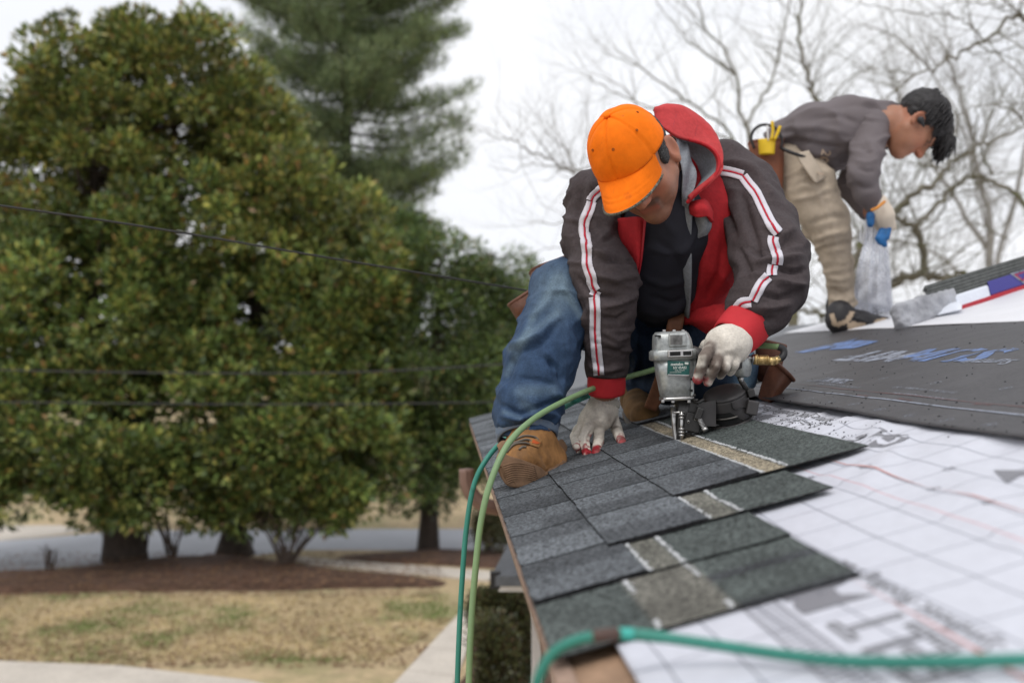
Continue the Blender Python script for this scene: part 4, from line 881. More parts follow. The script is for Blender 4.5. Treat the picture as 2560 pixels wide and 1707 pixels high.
sole = patch('sole', rows+back, M_sole, boot, 44, 60, .006)
BS = bvh(sole)
for i in range(11):
    y = 1158+i*5.6; q = [onto(BS, x, yy, .0003) for x, yy in [(1258+i*1.2, y+6), (1285, y-1.0), (1312+i*2.2, y+1.5), (1336+i*1.5, y+7.5)]]; q = [p for p in q if p is not None]
    if len(q) > 2: tube('tread_lug', q, .0019, M_sole, sole, 6, 14)
for pts in ([(1374, 1166), (1384, 1150), (1400, 1142)], [(1376, 1180), (1392, 1166), (1408, 1152)], [(1382, 1158), (1404, 1148), (1406, 1160), (1388, 1172)], [(1285, 1200), (1290, 1212)]):
    q = [p for p in [onto(BS, x, y, .0003) for x, y in pts] if p is not None]
    if len(q) > 1: tube('tread_lug', q, .0016, M_sole, sole, 5, 8)
BB = bvh(boot)
for pts in ([(1268, 1132), (1284, 1114), (1306, 1108), (1326, 1112)], [(1280, 1112), (1300, 1104), (1318, 1100), (1330, 1108)], [(1286, 1102), (1310, 1092), (1334, 1094), (1344, 1102)], [(1298, 1124), (1306, 1120), (1314, 1119)]):
    q = [p for p in [onto(BB, x, y, .003) for x, y in pts] if p is not None]
    if len(q) > 2: tube('lace', q, .0025, M_lace, boot, 6, 24)
def decal(nm, poly, m, par, Bv, off=.0015, th=.0015):
    pts = [onto(Bv, x, y, off) for x, y in poly]
    if all(p is not None for p in pts): o = raw(nm, pts, [tuple(range(len(pts)))], m, par); s = o.modifiers.new('t', 'SOLIDIFY'); s.thickness = th; return o
decal('tongue_tab', [(1324, 1098), (1352, 1100), (1344, 1120), (1320, 1114)], M_suede, boot, BB, .003); decal('orange_patch', [(1329, 1102), (1346, 1109), (1340, 1116), (1325, 1107)], mat('orange_rubber', (.55, .10, .02), .6), boot, BB, .0055)
B = Blob().chain([(1598, 1010, 2.86, 42), (1604, 1034, 2.80, 42), (1612, 1040, 2.74, 36)], .02).chain([(1582, 900, 2.94, 30), (1586, 1000, 2.93, 36)], .02)
B.box(RP(1600, 1062, -.03), (.3, .3, .03), np.stack([RE, RU, RN], 1), .001, .004, 's')
M_suede2 = mat('worn_brown_suede', (.145, .078, .028), .9, var=[(20, .4)], bump=[(90, .5, .002)])
boot2 = blobobj('boot', B, M_suede2, man, .005, wr=[((45, 45, 45), .002, 51)]); boot2['label'] = 'dark brown boot under the kneeling leg'
tube('sole_rim', [P(1562, 1030, 2.80), P(1572, 1056, 2.76), P(1596, 1066, 2.73), P(1625, 1064, 2.72), P(1650, 1048, 2.74)], .008, mat('grey_rubber', (.11, .10, .09), .8), boot2, 8, 20)
# --- gloves
def glovecol(tips, seed, dirt, base=(.66, .61, .54)):
    T = [(P(*t[:3]), t[3]) for t in tips]
    def f(v, n):
        c = np.tile(np.array(base), (len(v), 1))*(1+.05*vn(v*300, 1, seed))[:, None]
        for (p, r, amt) in dirt:
            w = np.clip(np.exp(-(np.linalg.norm(v-P(*p), axis=1)/r)**2)*amt*(.7+.9*vn(v*70, 1, seed+1)), 0, .85)[:, None]; c = c*(1-w)+np.array([.125, .095, .08])*w
        for (p, r) in T:
            d = np.linalg.norm(v-p, axis=1)/r; w = np.clip((1.1-d+.9*vn(v*75, 1, seed+2)+.3*vn(v*220, 1, seed))*1.6, 0, 1)[:, None]; w = w*.9; c = c*(1-w)+np.array([.26, .018, .026])*(1+.6*vn(v*160, 1, 9))[:, None]*w
        return np.clip(c, .01, 1)
    return f
M_glove = mat('knit_glove', (1, 1, 1), .95, attr='Col', bump=[(700, .7, .0012), (120, .6, .003)], spec=.1, var=[(200, .12), (30, .12)])
def tip(x, y, h=.010): p = RP(x, y, h); return (x, y, p[1])
def D(x, y, h): return float(RP(x, y, h)[1])
fi = (1490, 1134, D(1490, 1142, .006)); fm_ = (1468, 1138, D(1466, 1146, .006)); fr_ = (1456, 1134, D(1456, 1142, .006)+.02); fp = (1446, 1118, fi[2]+.03); ft = (1557, 1110, D(1560, 1118, .006))
B = Blob().chain([(1510, 1008, 2.525, 36), (1503, 1030, 2.52, 36), (1490, 1050, 2.51, 30)], .02).chain([(1456, 1068, 2.52, 14), (1500, 1058, 2.50, 15)], .02).cap(P(1474, 1046, 2.52), P(1508, 1040, 2.52), .025, .025, .02)
BLh = Blob(); BLh.add(B)
for ch in ([(1497, 1062, 2.50, 15), (1497, 1100, 2.485, 13.5), (fi[0], fi[1], fi[2], 11)], [(1474, 1066, 2.49, 15), (1459, 1098, 2.46, 13.5), (fm_[0], fm_[1], fm_[2], 11)], [(1458, 1070, 2.51, 14), (1443, 1094, 2.50, 12.5), (fr_[0]-4, fr_[1], fr_[2], 10.5)], [(1448, 1070, 2.54, 13), (1436, 1090, 2.55, 11.5), (fp[0]-4, fp[1], fp[2], 10)], [(1524, 1030, 2.525, 19), (1541, 1072, 2.53, 14.5), (ft[0], ft[1], ft[2], 11)]):
    BLh.chain(ch, .0028)
gl = blobobj('glove', BLh, M_glove, man, .0028, wr=[((70, 70, 70), .0010, 60)], st=[([(1478, 1076), (1470, 1100), (1474, 1122)], 3.5, -.006), ([(1460, 1080), (1452, 1104), (1458, 1128)], 3, -.003), ([(1490, 1020), (1488, 1050)], 6, -.002), ([(1498, 1060), (1515, 1035)], 6, .002), ([(1486, 1098), (1508, 1100)], 3, -.0015)],
    col=glovecol([(fi[0], fi[1]-6, fi[2], .046), (fm_[0], fm_[1]-2, fm_[2], .036), (fr_[0], fr_[1], fr_[2], .030), (ft[0], ft[1]-5, ft[2], .046), (1474, 1084, 2.475, .011), (1475, 1102, 2.475, .010), (1448, 1114, 2.5, .012)], 3, [((1515, 1045, 2.49), .03, .4), ((1486, 1040, 2.48), .03, .25), ((1542, 1082, 2.51), .026, 1.2), ((1470, 1060, 2.48), .03, .3), ((1500, 1090, 2.48), .02, .4), ((1450, 1100, 2.49), .02, .3)]))
gl['label'] = 'white knit glove with red stained fingertips on the shingles'
ringcuff('glove_band', P(1510, 1000, 2.525), P(1509, 1018, 2.522), .0368, .0375, mat('glove_rib', (.50, .47, .42), .95), gl, 30, .003, 5)
BRh = Blob().chain([(1850, 840, 2.245, 36), (1828, 862, 2.23, 41), (1806, 870, 2.215, 34)], .03).ell(P(1812, 856, 2.22), (.040, .028, .032), k=.03)
for ch in ([(1786, 858, 2.205, 19), (1762, 892, 2.165, 15.5), (1744, 948, 2.18, 13.5)], [(1800, 880, 2.20, 18), (1788, 914, 2.17, 14.5), (1770, 954, 2.185, 12.5)], [(1822, 890, 2.20, 16), (1812, 918, 2.178, 13), (1801, 938, 2.20, 11.5)], [(1842, 888, 2.215, 15), (1836, 912, 2.195, 12), (1826, 930, 2.22, 10.5)], [(1796, 850, 2.24, 18), (1766, 862, 2.262, 14), (1750, 884, 2.275, 11)]):
    BRh.chain(ch, .0028)
gr = blobobj('glove', BRh, M_glove, man, .0028, wr=[((70, 70, 70), .0010, 61)], st=[([(1790, 900), (1776, 930)], 3, -.003), ([(1812, 905), (1800, 930)], 3, -.003), ([(1800, 840), (1790, 870), (1786, 900)], 8, -.002), ([(1840, 870), (1800, 880)], 7, .002)],
    col=glovecol([(1742, 952, 2.18, .019)], 7, [((1764, 890, 2.17), .036, 1.3), ((1780, 925, 2.165), .034, 1.3), ((1770, 850, 2.18), .02, .7), ((1800, 935, 2.17), .02, .9), ((1822, 925, 2.18), .022, .8), ((1748, 925, 2.17), .03, 1.1)]))
gr['label'] = 'dirty white knit glove gripping the nail gun'
# ================================================================ nail gun
def G(x, y, dz=0.): return P(x, y, 2.25+dz)
K = 2.25/F
M_alu = mat('worn_cast_aluminium', (.36, .375, .37), .42, metal=.55, var=[(30, .22), (120, .15)], bump=[(160, .35, .0008)], spec=.5, stops=[(26, .60, .70, (.46, .58, .56)), (45, .64, .72, (.13, .10, .08))])
M_stl = mat('dark_steel', (.055, .053, .052), .42, metal=.6, var=[(60, .3)], bump=[(200, .3, .0005)]); M_bst = mat('bright_steel', (.42, .41, .40), .3, metal=.9, var=[(60, .2)])
M_blkp = mat('black_plastic', (.050, .046, .046), .45, var=[(20, .25)], bump=[(300, .2, .0005)], stops=[(14, .6, .8, (.11, .10, .095))]); M_gap = mat('dark_recess', (.008, .008, .008), .8)
M_brass = mat('brass', (.50, .36, .16), .38, metal=.85, var=[(60, .2)])
gun = thing('nail_gun', 'grey and black pneumatic coil nail gun standing nose down on the shingles', 'nail gun', RP(1706, 1112))
def sect(y, x0, x1, hd, rr=.35, dx=0., n=8, tilt=0.):
    cx = (x0+x1)/2; c = G(cx, y); hw = (x1-x0)/2*K; r = min(hw, hd)*rr; out = []
    for (sx, sy) in ((1, 1), (-1, 1), (-1, -1), (1, -1)):
        for k in range(5):
            a = math.pi/2*k/4+{(1, 1): 0, (-1, 1): math.pi/2, (-1, -1): math.pi, (1, -1): 1.5*math.pi}[(sx, sy)]
            X = sx*(hw-r)+r*math.cos(a); Y = sy*(hd-r)+r*math.sin(a); out.append(c+V(X, Y, tilt*X+dx*Y))
    return out
loft('housing', [sect(y, a, b, d_, .5, tilt=.05) for y, a, b, d_ in [(897, 1637, 1733, .040), (930, 1641, 1731, .040), (965, 1648, 1728, .036), (992, 1653, 1727, .032)]], M_alu, gun)
loft('head_cap', [sect(y, a, b, d_, .4, tilt=.05) for y, a, b, d_ in [(893, 1633, 1730, .040), (875, 1634, 1729, .041), (850, 1634, 1724, .039), (836, 1635, 1718, .035), (829, 1640, 1712, .027)]], M_alu, gun)
loft('rim', [sect(y, a, b, d_, .35, tilt=.05) for y, a, b, d_ in [(900, 1632, 1733, .042), (897, 1627, 1736, .045), (877, 1627, 1735, .045), (873, 1632, 1732, .042)]], M_alu, gun)
loft('base_plate', [sect(y, a, b, d_, .3, tilt=.05) for y, a, b, d_ in [(991, 1652, 1730, .036), (999, 1652, 1730, .036)]], M_bst, gun)
def fb(nm, x0, y0, x1, y1, dz0, dz1, m, par=gun, bv=.0015, rot=0.):      # upright box given in the picture plane of the tool
    c = G((x0+x1)/2, (y0+y1)/2, (dz0+dz1)/2); ca, sa = math.cos(rot), math.sin(rot); M = np.array([[ca, 0, sa], [0, 1, 0], [-sa, 0, ca]])
    return box(nm, c, (abs(x1-x0)/2*K, abs(dz1-dz0)/2, abs(y1-y0)/2*K), M, m, par, bv)
o = fb('panel', 1672, 832, 1716, 868, -.0455, -.036, M_alu, bv=.004, rot=-.04); fb('scuff_plate', 1676, 838, 1706, 862, -.0462, -.044, mat('bare_metal', (.17, .165, .16), .5, .7, var=[(60, .5)]), o, .001)
fb('latch', 1669, 874, 1732, 894, -.049, -.040, M_bst, bv=.003, rot=-.04); fb('latch_window', 1675, 879, 1701, 889, -.0505, -.046, M_gap, bv=.001, rot=-.04); fb('latch_window', 1708, 878, 1728, 888, -.0505, -.046, M_gap, bv=.001, rot=-.04)
for x in (1660, 1685, 1707): fb('screw', x-4, 824, x+4, 832, -.02, -.01, M_bst)
for x in (1657, 1682, 1722): fb('screw', x-4, 999, x+4, 1007, -.036, -.028, M_bst)
fb('vent_slot', 1637, 838, 1652, 842, -.040, -.034, M_gap, bv=.0003); fb('side_rail', 1724, 898, 1736, 940, -.030, .02, M_alu, bv=.003); fb('side_rail', 1725, 942, 1733, 990, -.034, -.01, M_alu, bv=.002)
for y in (947, 976): tube('bolt', [G(1729, y, -.036), G(1729, y, -.030)], .003, M_gap, gun, 10)
lbl = fb('label', 1669, 903, 1723, 937, -.0435, -.039, mat('green_label', (.012, .085, .075), .5, var=[(60, .3)]), bv=.0005, rot=.03)
for v_ in lbl.data.vertices: pass
M_lt = mat('label_print', (.62, .66, .62), .6)
def gtext(s, x, y, px_h, sx=1., bold=0.):
    v, f = textmesh(s, px_h*K*1.35, bold); ca, sa = math.cos(.035), math.sin(.035); X = v[:, 0]*sx; Z = v[:, 1]; c = G(x, y, -.0441)
    return raw('lettering', [c+V(a*ca-b*sa, 0, a*sa+b*ca) for a, b in zip(X, Z)], f, M_lt, lbl)
gtext('metabo', 1677, 914, 7.6, .98, .0002); fb('logo_box', 1712, 905.5, 1721, 911, -.0446, -.043, M_lt, lbl, .0003, .035); gtext('NV 45AB2', 1683, 922.5, 6.6, .85, .0001); gtext('COIL NAILER', 1687, 927.5, 3.4, .9)
gtext('THE GREATEST FINISH', 1674, 932, 2.4, .9); fb('label_edge', 1670, 936, 1723, 939, -.0442, -.041, M_bst, lbl, .0003, .035)
# nose
loft('nose', [sect(y, a, b, d_, .4) for y, a, b, d_ in [(1000, 1690, 1724, .022), (1040, 1692, 1718, .018), (1080, 1690, 1712, .015), (1108, 1688, 1713, .013)]], M_stl, gun)
loft('contact_arm', [sect(y, a, b, d_, .4) for y, a, b, d_ in [(1018, 1677, 1690, .010), (1060, 1680, 1688, .009), (1095, 1685, 1692, .009), (1112, 1680, 1694, .014)]], M_bst, gun)
loft('contact_foot', [sect(y, a, b, d_, .4) for y, a, b, d_ in [(1097, 1694, 1713, .020), (1106, 1690, 1714, .021), (1113, 1688, 1713, .019)]], M_bst, gun)
r_ = tube('push_rod', [G(1704, 1028, -.026), G(1704, 1102, -.026)], .0038, M_bst, gun, 10)
for y, rr_ in ((1036, .0062), (1044, .0058), (1072, .0062), (1080, .0068), (1088, .0058)): tube('collar', [G(1704, y-2.5, -.026), G(1704, y+2.5, -.026)], rr_, M_bst, r_, 12)
tube('cross_pin', [G(1684, 1031, -.024), G(1712, 1030, -.024)], .0028, M_bst, gun, 8)
fb('feed_cover', 1710, 1032, 1750, 1078, -.022, .006, M_stl, bv=.002, rot=.22); fb('feed_block', 1704, 1000, 1742, 1030, -.018, .014, M_stl, bv=.002, rot=.2)
for x, y in ((1721, 1054), (1739, 1048)): tube('bolt', [G(x, y, -.0265), G(x, y, -.020)], .0036, M_bst, gun, 12); tube('bolt_socket', [G(x, y, -.0272), G(x, y, -.0262)], .0018, M_gap, gun, 8)
tube('guide_rail', [G(1712, 1086, -.01), G(1760, 1068, -.005), G(1800, 1062, .0)], .0035, M_stl, gun, 8, 12)
fb('spring_latch', 1738, 1018, 1756, 1050, -.034, -.018, M_stl, bv=.003, rot=.35)
sp = [G(1748+i*.28+0, 1046+i*.55, -.03)+V(.0055*math.cos(i*1.1), .0055*math.sin(i*1.1), 0) for i in range(52)]; tube('spring', sp, .0012, M_bst, gun, 5); tube('spring_pin', [G(1748, 1044, -.03), G(1763, 1078, -.03)], .0022, M_stl, gun, 8); tube('collar', [G(1760, 1069, -.03), G(1765, 1077, -.03)], .0068, M_bst, gun, 12)
for x, y in ((1732, 988), (1738, 1000)): tube('bolt', [G(x, y, -.034), G(x+7, y, -.034)], .003, M_stl, gun, 8)
tube('trigger_lever', [G(1735, 984, -.02), G(1733, 998, -.024), G(1744, 1006, -.024), G(1760, 998, -.02)], .0034, M_stl, gun, 8, 16)
# canister magazine: a tilted drum with an open window
ax = norm(V(-.27, -.30, .91)); t1 = norm(np.cross(ax, V(0, 1, 0))); t1 = t1 if t1[0] > 0 else -t1; t2 = np.cross(ax, t1)
CT = G(1812, 986, .02)
def drum(h, ra, rb=None, n=40):
    rb = rb or ra; return [CT+ax*h+t1*ra*math.cos(a)+t2*rb*math.sin(a) for a in [2*math.pi*k/n for k in range(n)]]
rw = .050
dr = loft('magazine', [drum(.004, rw*.86), drum(.003, rw*.97), drum(-.004, rw), drum(-.050, rw*1.03), drum(-.056, rw*1.02), drum(-.058, rw*.9)], M_blkp, gun)
loft('magazine_lid', [drum(.0115, rw*.3), drum(.010, rw*.75), drum(.006, rw*.95), drum(.001, rw*1.0)], M_blkp, gun)
loft('magazine_floor', [drum(-.056, rw*1.06), drum(-.060, rw*1.10), drum(-.063, rw*1.08)], M_blkp, gun)
def onc(ang, h, k=1.0): return CT+ax*h+(t1*math.cos(ang)+t2*math.sin(ang))*rw*k
sgn = 1 if (t2@V(0, -1, 0)) > 0 else -1
wv = []; wf = []; N_ = 16
for i in range(N_+1):
    t = i/N_; ang = sgn*(math.pi*(.86-.50*t)); hi = -.023 if t < .62 else -.023-.028*min(1, (t-.62)/.3)
    wv += [onc(ang, hi, 1.05), onc(ang, -.052, 1.06)]
wf = [(2*i, 2*i+1, 2*i+3, 2*i+2) for i in range(N_)]; raw('magazine_window', wv, wf, M_gap, gun)
tube('nail_coil', [onc(sgn*math.pi*(.82-.36*t), -.037, 1.065) for t in np.linspace(0, 1, 12)], .0028, mat('coil_nails', (.13, .12, .11), .4, .8), gun, 6)
tube('magazine_rib', [onc(sgn*math.pi*.50, .0, 1.03), onc(sgn*math.pi*.50, -.014, 1.05), onc(sgn*math.pi*.44, -.020, 1.05), onc(sgn*math.pi*.34, -.022, 1.05), onc(sgn*math.pi*.28, -.036, 1.06), onc(sgn*math.pi*.25, -.052, 1.06)], .0014, M_stl, gun, 6, 30)
loft('magazine_neck', [[G(x, y0, -.02), G(x, y1, -.02), G(x, y1, .02), G(x, y0, .02)] for x, y0, y1 in [(1742, 1014, 1062), (1757, 1006, 1064), (1790, 1000, 1066)]], M_blkp, gun, False)
fb('hinge_block', 1862, 1000, 1890, 1036, -.02, .03, M_blkp, bv=.003, rot=.2); fb('hinge_clip', 1866, 972, 1884, 992, -.012, .02, M_stl, bv=.002, rot=-.3)
tube('bracket', [G(1846, 930, 0), G(1852, 950, 0), G(1862, 966, 0), G(1874, 988, .01)], .0062, M_stl, gun, 8, 16); tube('bolt', [G(1853, 948, -.012), G(1853, 948, .008)], .006, M_bst, gun, 12)
# grip, end cap and air fitting
loft('handle', [[G(x, y, 0)+V(0, math.cos(a)*rr_, math.sin(a)*rr_) for a in np.linspace(0, 2*math.pi, 17)[:-1]] for x, y, rr_ in [(1728, 884, .020), (1745, 888, .018), (1790, 900, .018), (1835, 910, .020), (1850, 912, .021)]], M_blkp, gun)
loft('end_cap', [[G(1856, 918, 0)+V(math.cos(a)*rr_, math.sin(a)*rr_, h) for a in np.linspace(0, 2*math.pi, 25)[:-1]] for h, rr_ in [(-.022, .012), (-.018, .018), (-.006, .0205), (.010, .0205), (.020, .018), (.026, .010)]], M_alu, gun)
def hz(nm, x0, x1, y, r, m, n=16, par=gun, dz=-.005): return tube(nm, [G(x0, y, dz), G(x1, y+(x1-x0)*.03, dz)], r*K, m, par, n)
hz('air_plug', 1850, 1884, 896, 7.5, M_bst); hz('nut', 1880, 1884, 897, 12, M_bst, 6); hz('brass_nut', 1884, 1892, 898, 15, M_brass, 6); hz('coupler', 1891, 1921, 900, 11.5, M_brass)
for i in range(7): hz('coupler_ridge', 1893+i*4, 1895+i*4, 900, 12.8, M_brass)
hz('brass_hex', 1920, 1937, 902, 12, M_brass, 6); tube('brass_hex', [G(1936, 903, -.005), G(1948, 897, -.003)], 10*K, M_brass, gun, 6)
# ================================================================ hoses
def hosemat(n, c, c2, t=.62): return mat(n, c, .45, var=[(5, .15), (120, .05)], stops=[(9, t, t+.08, c2)], spec=.4, bump=[(500, .15, .0003)])
M_hg = hosemat('green_hose_rubber', (.20, .31, .15), (.12, .17, .08)); M_ht = hosemat('teal_hose_rubber', (.035, .215, .165), (.02, .10, .08)); M_hc = hosemat('bright_teal_hose', (.05, .40, .34), (.03, .25, .22))
h1 = thing('air_hose', 'pale green air hose running from the gun across the jeans and off the eave', 'hose', P(1300, 1090, 2.1), 'air hoses')
tube('hose_sleeve', [G(1944, 899, -.004), G(1955, 893, 0), G(1960, 882, .004), G(1957, 872, .006), G(1946, 867, .008)], 9*K, M_blk, h1, 12, 24)
tube('hose', [P(1948, 867, 2.26), P(1900, 864, 2.30), P(1840, 866, 2.36), P(1760, 880, 2.44), P(1640, 922, 2.50), P(1560, 945, 2.52), P(1480, 972, 2.45), P(1400, 1008, 2.30), P(1330, 1050, 2.18), P(1270, 1110, 2.10), P(1228, 1200, 2.06), P(1203, 1300, 2.04), P(1188, 1430, 2.02), P(1178, 1560, 2.0), P(1172, 1720, 1.98), P(1168, 1950, 1.96), P(1160, 2300, 1.95)], .0068, M_hg, h1, 14, 170)
h2 = thing('air_hose', 'dark teal air hose behind the leg dropping off the roof edge', 'hose', P(1165, 1250, 2.5), 'air hoses')
tube('hose', [RP(1640, 930, .02), RP(1540, 960, .012), P(1470, 987, 2.62), P(1400, 1020, 2.58), P(1330, 1056, 2.56), P(1262, 1098, 2.54), P(1215, 1150, 2.50), P(1184, 1215, 2.48), P(1166, 1320, 2.46), P(1156, 1440, 2.44), P(1149, 1560, 2.42), P(1143, 1720, 2.40), P(1138, 1950, 2.38), P(1130, 2300, 2.36)], .0066, M_ht, h2, 12, 130)
tube('hose_sheen', [P(1482, 985, 2.60), P(1440, 1002, 2.59), P(1392, 1028, 2.57)], .0070, M_hc, h2, 12, 20)
h3 = thing('air_hose', 'teal air hose arching over the near roof edge in the foreground', 'hose', P(1460, 1595, .92), 'air hoses')
pts = [P(1330, 1900, .93), P(1338, 1740, .93), P(1352, 1680, .93), P(1385, 1630, .93), P(1440, 1600, .925), P(1500, 1588, .92), P(1560, 1584, .93), RP(1640, 1590, .035), RP(1740, 1604, .025), RP(1860, 1622, .016), RP(1990, 1640, .012), RP(2120, 1652, .012), RP(2260, 1655, .012), RP(2420, 1652, .012), RP(2600, 1648, .012), RP(2800, 1650, .012)]
c = crom(np.array(pts), 150); rr = np.full(150, .0052); 
for i, p in enumerate(c):
    x = proj(p)[0]
    if 1560 < x < 1660: rr[i] = .0058
tube('hose', c, rr, M_ht, h3, 14)
seg = [p for p in c if 1478 < proj(p)[0] < 1548 and proj(p)[1] < 1605]; tube('tape_wrap', seg, .0060, mat('brown_tape', (.085, .05, .04), .6), h3, 14)
seg = [p for p in c if 1548 < proj(p)[0] < 1590]; tube('clamp_sleeve', seg, .0061, M_hc, h3, 14)
# ================================================================ tool belt of the kneeling man
M_lea = mat('brown_leather', (.115, .042, .022), .6, var=[(14, .35), (90, .15)], bump=[(60, .6, .003)], spec=.4, stops=[(9, .6, .8, (.055, .022, .014))])
M_lea2 = mat('leather_strap', (.20, .085, .045), .65, var=[(30, .3)], bump=[(120, .3, .001)])
def pouch(par, tl, tr, bl, br, dep, m, nm='pouch', bulge=.012, rim=.006):
    """open-topped leather pocket: corners of the near face, depth towards -away"""
    tl, tr, bl, br = [V(*q) for q in (tl, tr, bl, br)]; away = norm(np.cross(tr-tl, bl-tl)); away = away if away[1] > 0 else -away
    rings = []
    for k in range(9):
        t = k/8; L_, R_ = tl+(bl-tl)*t, tr+(br-tr)*t; d = dep*(1-.55*t); ring = []
        for i in range(20):
            a = 2*math.pi*i/20; cx = math.copysign(abs(math.cos(a))**.55, math.cos(a)); cy = math.copysign(abs(math.sin(a))**.55, math.sin(a))
            p = (L_+R_)/2+(R_-L_)/2*cx+away*(d/2+d/2*cy)-away*bulge*math.sin(math.pi*t)*(cy < 0); p = p+away*.006*float(vn(p*40, 1, 3)); ring.append(p)
        rings.append(ring)
    o = loft(nm, rings, m, par, True, (False, True)); s = o.modifiers.new('t', 'SOLIDIFY'); s.thickness = .004
    tube('rim', rings[0]+rings[0][:1], rim, m, o, 8, 50, False); return o
tb = thing('tool_belt', 'brown leather tool belt with open pouches round the kneeling man', 'tool belt', P(1600, 780, 2.8))
pouch(tb, P(1332, 672, 2.68), P(1440, 634, 2.70), P(1352, 780, 2.66), P(1450, 780, 2.7), .07, M_lea)
pouch(tb, P(1281, 757, 2.62), P(1350, 712, 2.64), P(1305, 805, 2.62), P(1372, 812, 2.64), .06, M_lea)
fl = tube('belt_strap', [P(1420, 650, 2.74), P(1424, 630, 2.72), P(1432, 600, 2.76)], .014, M_lea2, tb, 6, 12, True, .3)
pouch(tb, P(1792, 700, 2.66), P(1872, 694, 2.66), P(1800, 790, 2.66), P(1862, 790, 2.68), .06, M_lea)
pouch(tb, P(1890, 848, 2.62), P(1962, 866, 2.60), P(1896, 950, 2.62), P(1944, 950, 2.60), .05, M_lea)
o = pouch(tb, P(1972, 936, 2.50), P(1925, 894, 2.54), P(1925, 1004, 2.50), P(1893, 992, 2.56), .06, M_lea); 
strap = patch('hanging_strap', [[P(1674, 780, 2.58), P(1712, 782, 2.58)], [P(1668, 812, 2.56), P(1708, 812, 2.56)], [P(1650, 900, 2.60), P(1690, 900, 2.58)], [P(1632, 960, 2.64), P(1668, 970, 2.64)], [P(1610, 1018, 2.68), P(1640, 1030, 2.68)]], M_lea2, tb, 30, 6, .005)
tube('belt', [P(1470, 800, 2.68), P(1560, 812, 2.68), P(1660, 806, 2.66), P(1760, 790, 2.66), P(1850, 780, 2.7)], .016, M_lea, tb, 8, 30, True, .35)
ht = thing('hammer', 'chrome hammer shank in a black holder behind the right forearm', 'hammer', P(1848, 700, 2.62))
tube('holder_ring', [P(1835, 704, 2.60), P(1870, 700, 2.60)], .013, M_blk, ht, 12); tube('shank', [P(1852, 700, 2.62), P(1856, 640, 2.66)], .008, M_bst, ht, 12, 6)
# ================================================================ second worker, bent over, behind on the upper roof
man2 = thing('person', 'dark-haired young man in grey long sleeve shirt and khaki trousers bending over the upper roof', 'person', RP(2110, 836))
M_gsh = mat('grey_shirt', (.135, .115, .12), .85, var=[(6, .1)], bump=[(400, .3, .001)]); M_khk = mat('khaki_canvas', (.42, .345, .265), .85, var=[(6, .2), (40, .1)], bump=[(300, .4, .001)], stops=[(5, .6, .8, (.36, .30, .235))])
M2 = np.stack([V(.0, -1, 0), V(.36, 0, -.93), V(.93, 0, .36)], 1); M2 = frame((.36, -.10, -.93), (.93, 0, .36)); H2 = P(2292, 312, 3.93)
Bs = headblob(.98).xf(M2, H2, 1.05)
def ch2(B, pts, k=.03): return B.chain(pts, k)
for c_ in ([(2275, 318, 3.95, 38), (2225, 312, 3.98, 46), (2190, 320, 4.0, 55)], [(2190, 320, 4.0, 50), (2080, 345, 4.05, 46), (1985, 362, 4.1, 38)], [(2190, 330, 3.98, 26), (2158, 450, 3.87, 20), (2188, 512, 3.86, 18), (2208, 548, 3.87, 16)], [(2190, 335, 4.1, 32), (2120, 470, 4.2, 22), (2178, 535, 4.1, 16)], [(1990, 405, 4.04, 36), (2078, 575, 4.0, 34), (2100, 690, 4.05, 24), (2105, 800, 4.07, 22)], [(1996, 410, 4.22, 30), (2056, 560, 4.33, 28), (2085, 650, 4.38, 20), (2098, 770, 4.42, 16), (2098, 800, 4.42, 16)]): Bs.chain(c_, .02)
body2 = blobobj('body', Bs, M_skin, man2, .0065, col=skincol(M2, H2, 1.05, (.33, .150, .088), 0))
Bh = Blob().ell((0, -.018, .040), (.086, .108, .096)).ell((0, .062, .066), (.064, .050, .042), k=.03).cap((-.045, .115, .062), (.045, .115, .062), .017, .017, .02)
Bh.box((0, .10, -.045), (.2, .07, .070), k=.01, op='s').box((0, -.02, -.115), (.2, .2, .075), k=.02, op='s').ell((.09, .0, -.028), (.03, .030, .034), k=.01, op='s').ell((-.09, .0, -.028), (.03, .03, .034), k=.01, op='s')
hb = Bh.xf(M2, H2, 1.05); hair2 = blobobj('hair', hb, M_hair, body2, .006, wr=[((60, 60, 60), .004, 5), ((160, 160, 160), .003, 6)])
rr_ = random.Random(4); parts = []
for i in range(620):                       # locks of hair
    th = rr_.uniform(-2.6, 2.6); s0 = rr_.uniform(-.2, 1.0); fr_ = rr_.random() < .42
    if fr_: x0 = rr_.uniform(-.060, .060); p0 = V(x0, .085+rr_.uniform(-.02, .02), .078+rr_.uniform(-.02, .01)); d0 = V(rr_.uniform(-.15, .15), .85, -.10-rr_.random()*.45); ln = rr_.uniform(.04, .085)
    else: p0 = V(.078*math.sin(th), -.02+.1*math.cos(th)*.9, .06+rr_.uniform(-.03, .045)); d0 = V(.35*math.sin(th), .5+.25*math.cos(th), -.55); ln = rr_.uniform(.025, .05)
    pts = [H2+M2@(p0+d0*ln*t+V(0, 0, -.018*t*t))*1.05 for t in (0, .35, .7, 1.)]; parts.append(tubegeo(np.array(pts), np.array([.0042, .0045, .003, .0006]), 4))
v, f = merge(parts); raw('hair_locks', v, f, M_hair, hair2, True)
earp = H2+M2@V(.088, .004, -.022)*1.1; Be = Blob().ell(earp, (.012, .012, .012)).cap(earp, H2+M2@V(.086, .03, -.020)*1.1, .004, .004); blobobj('earbud', Be, M_blk, body2, .003)
B = Blob().chain([(1962, 345, 4.08, 48), (2030, 335, 4.05, 74), (2120, 325, 4.03, 80), (2195, 318, 4.02, 66), (2214, 322, 3.99, 40)], .03).chain([(2030, 360, 4.05, 48), (2070, 376, 4.05, 48), (2120, 374, 4.05, 50)], .02)
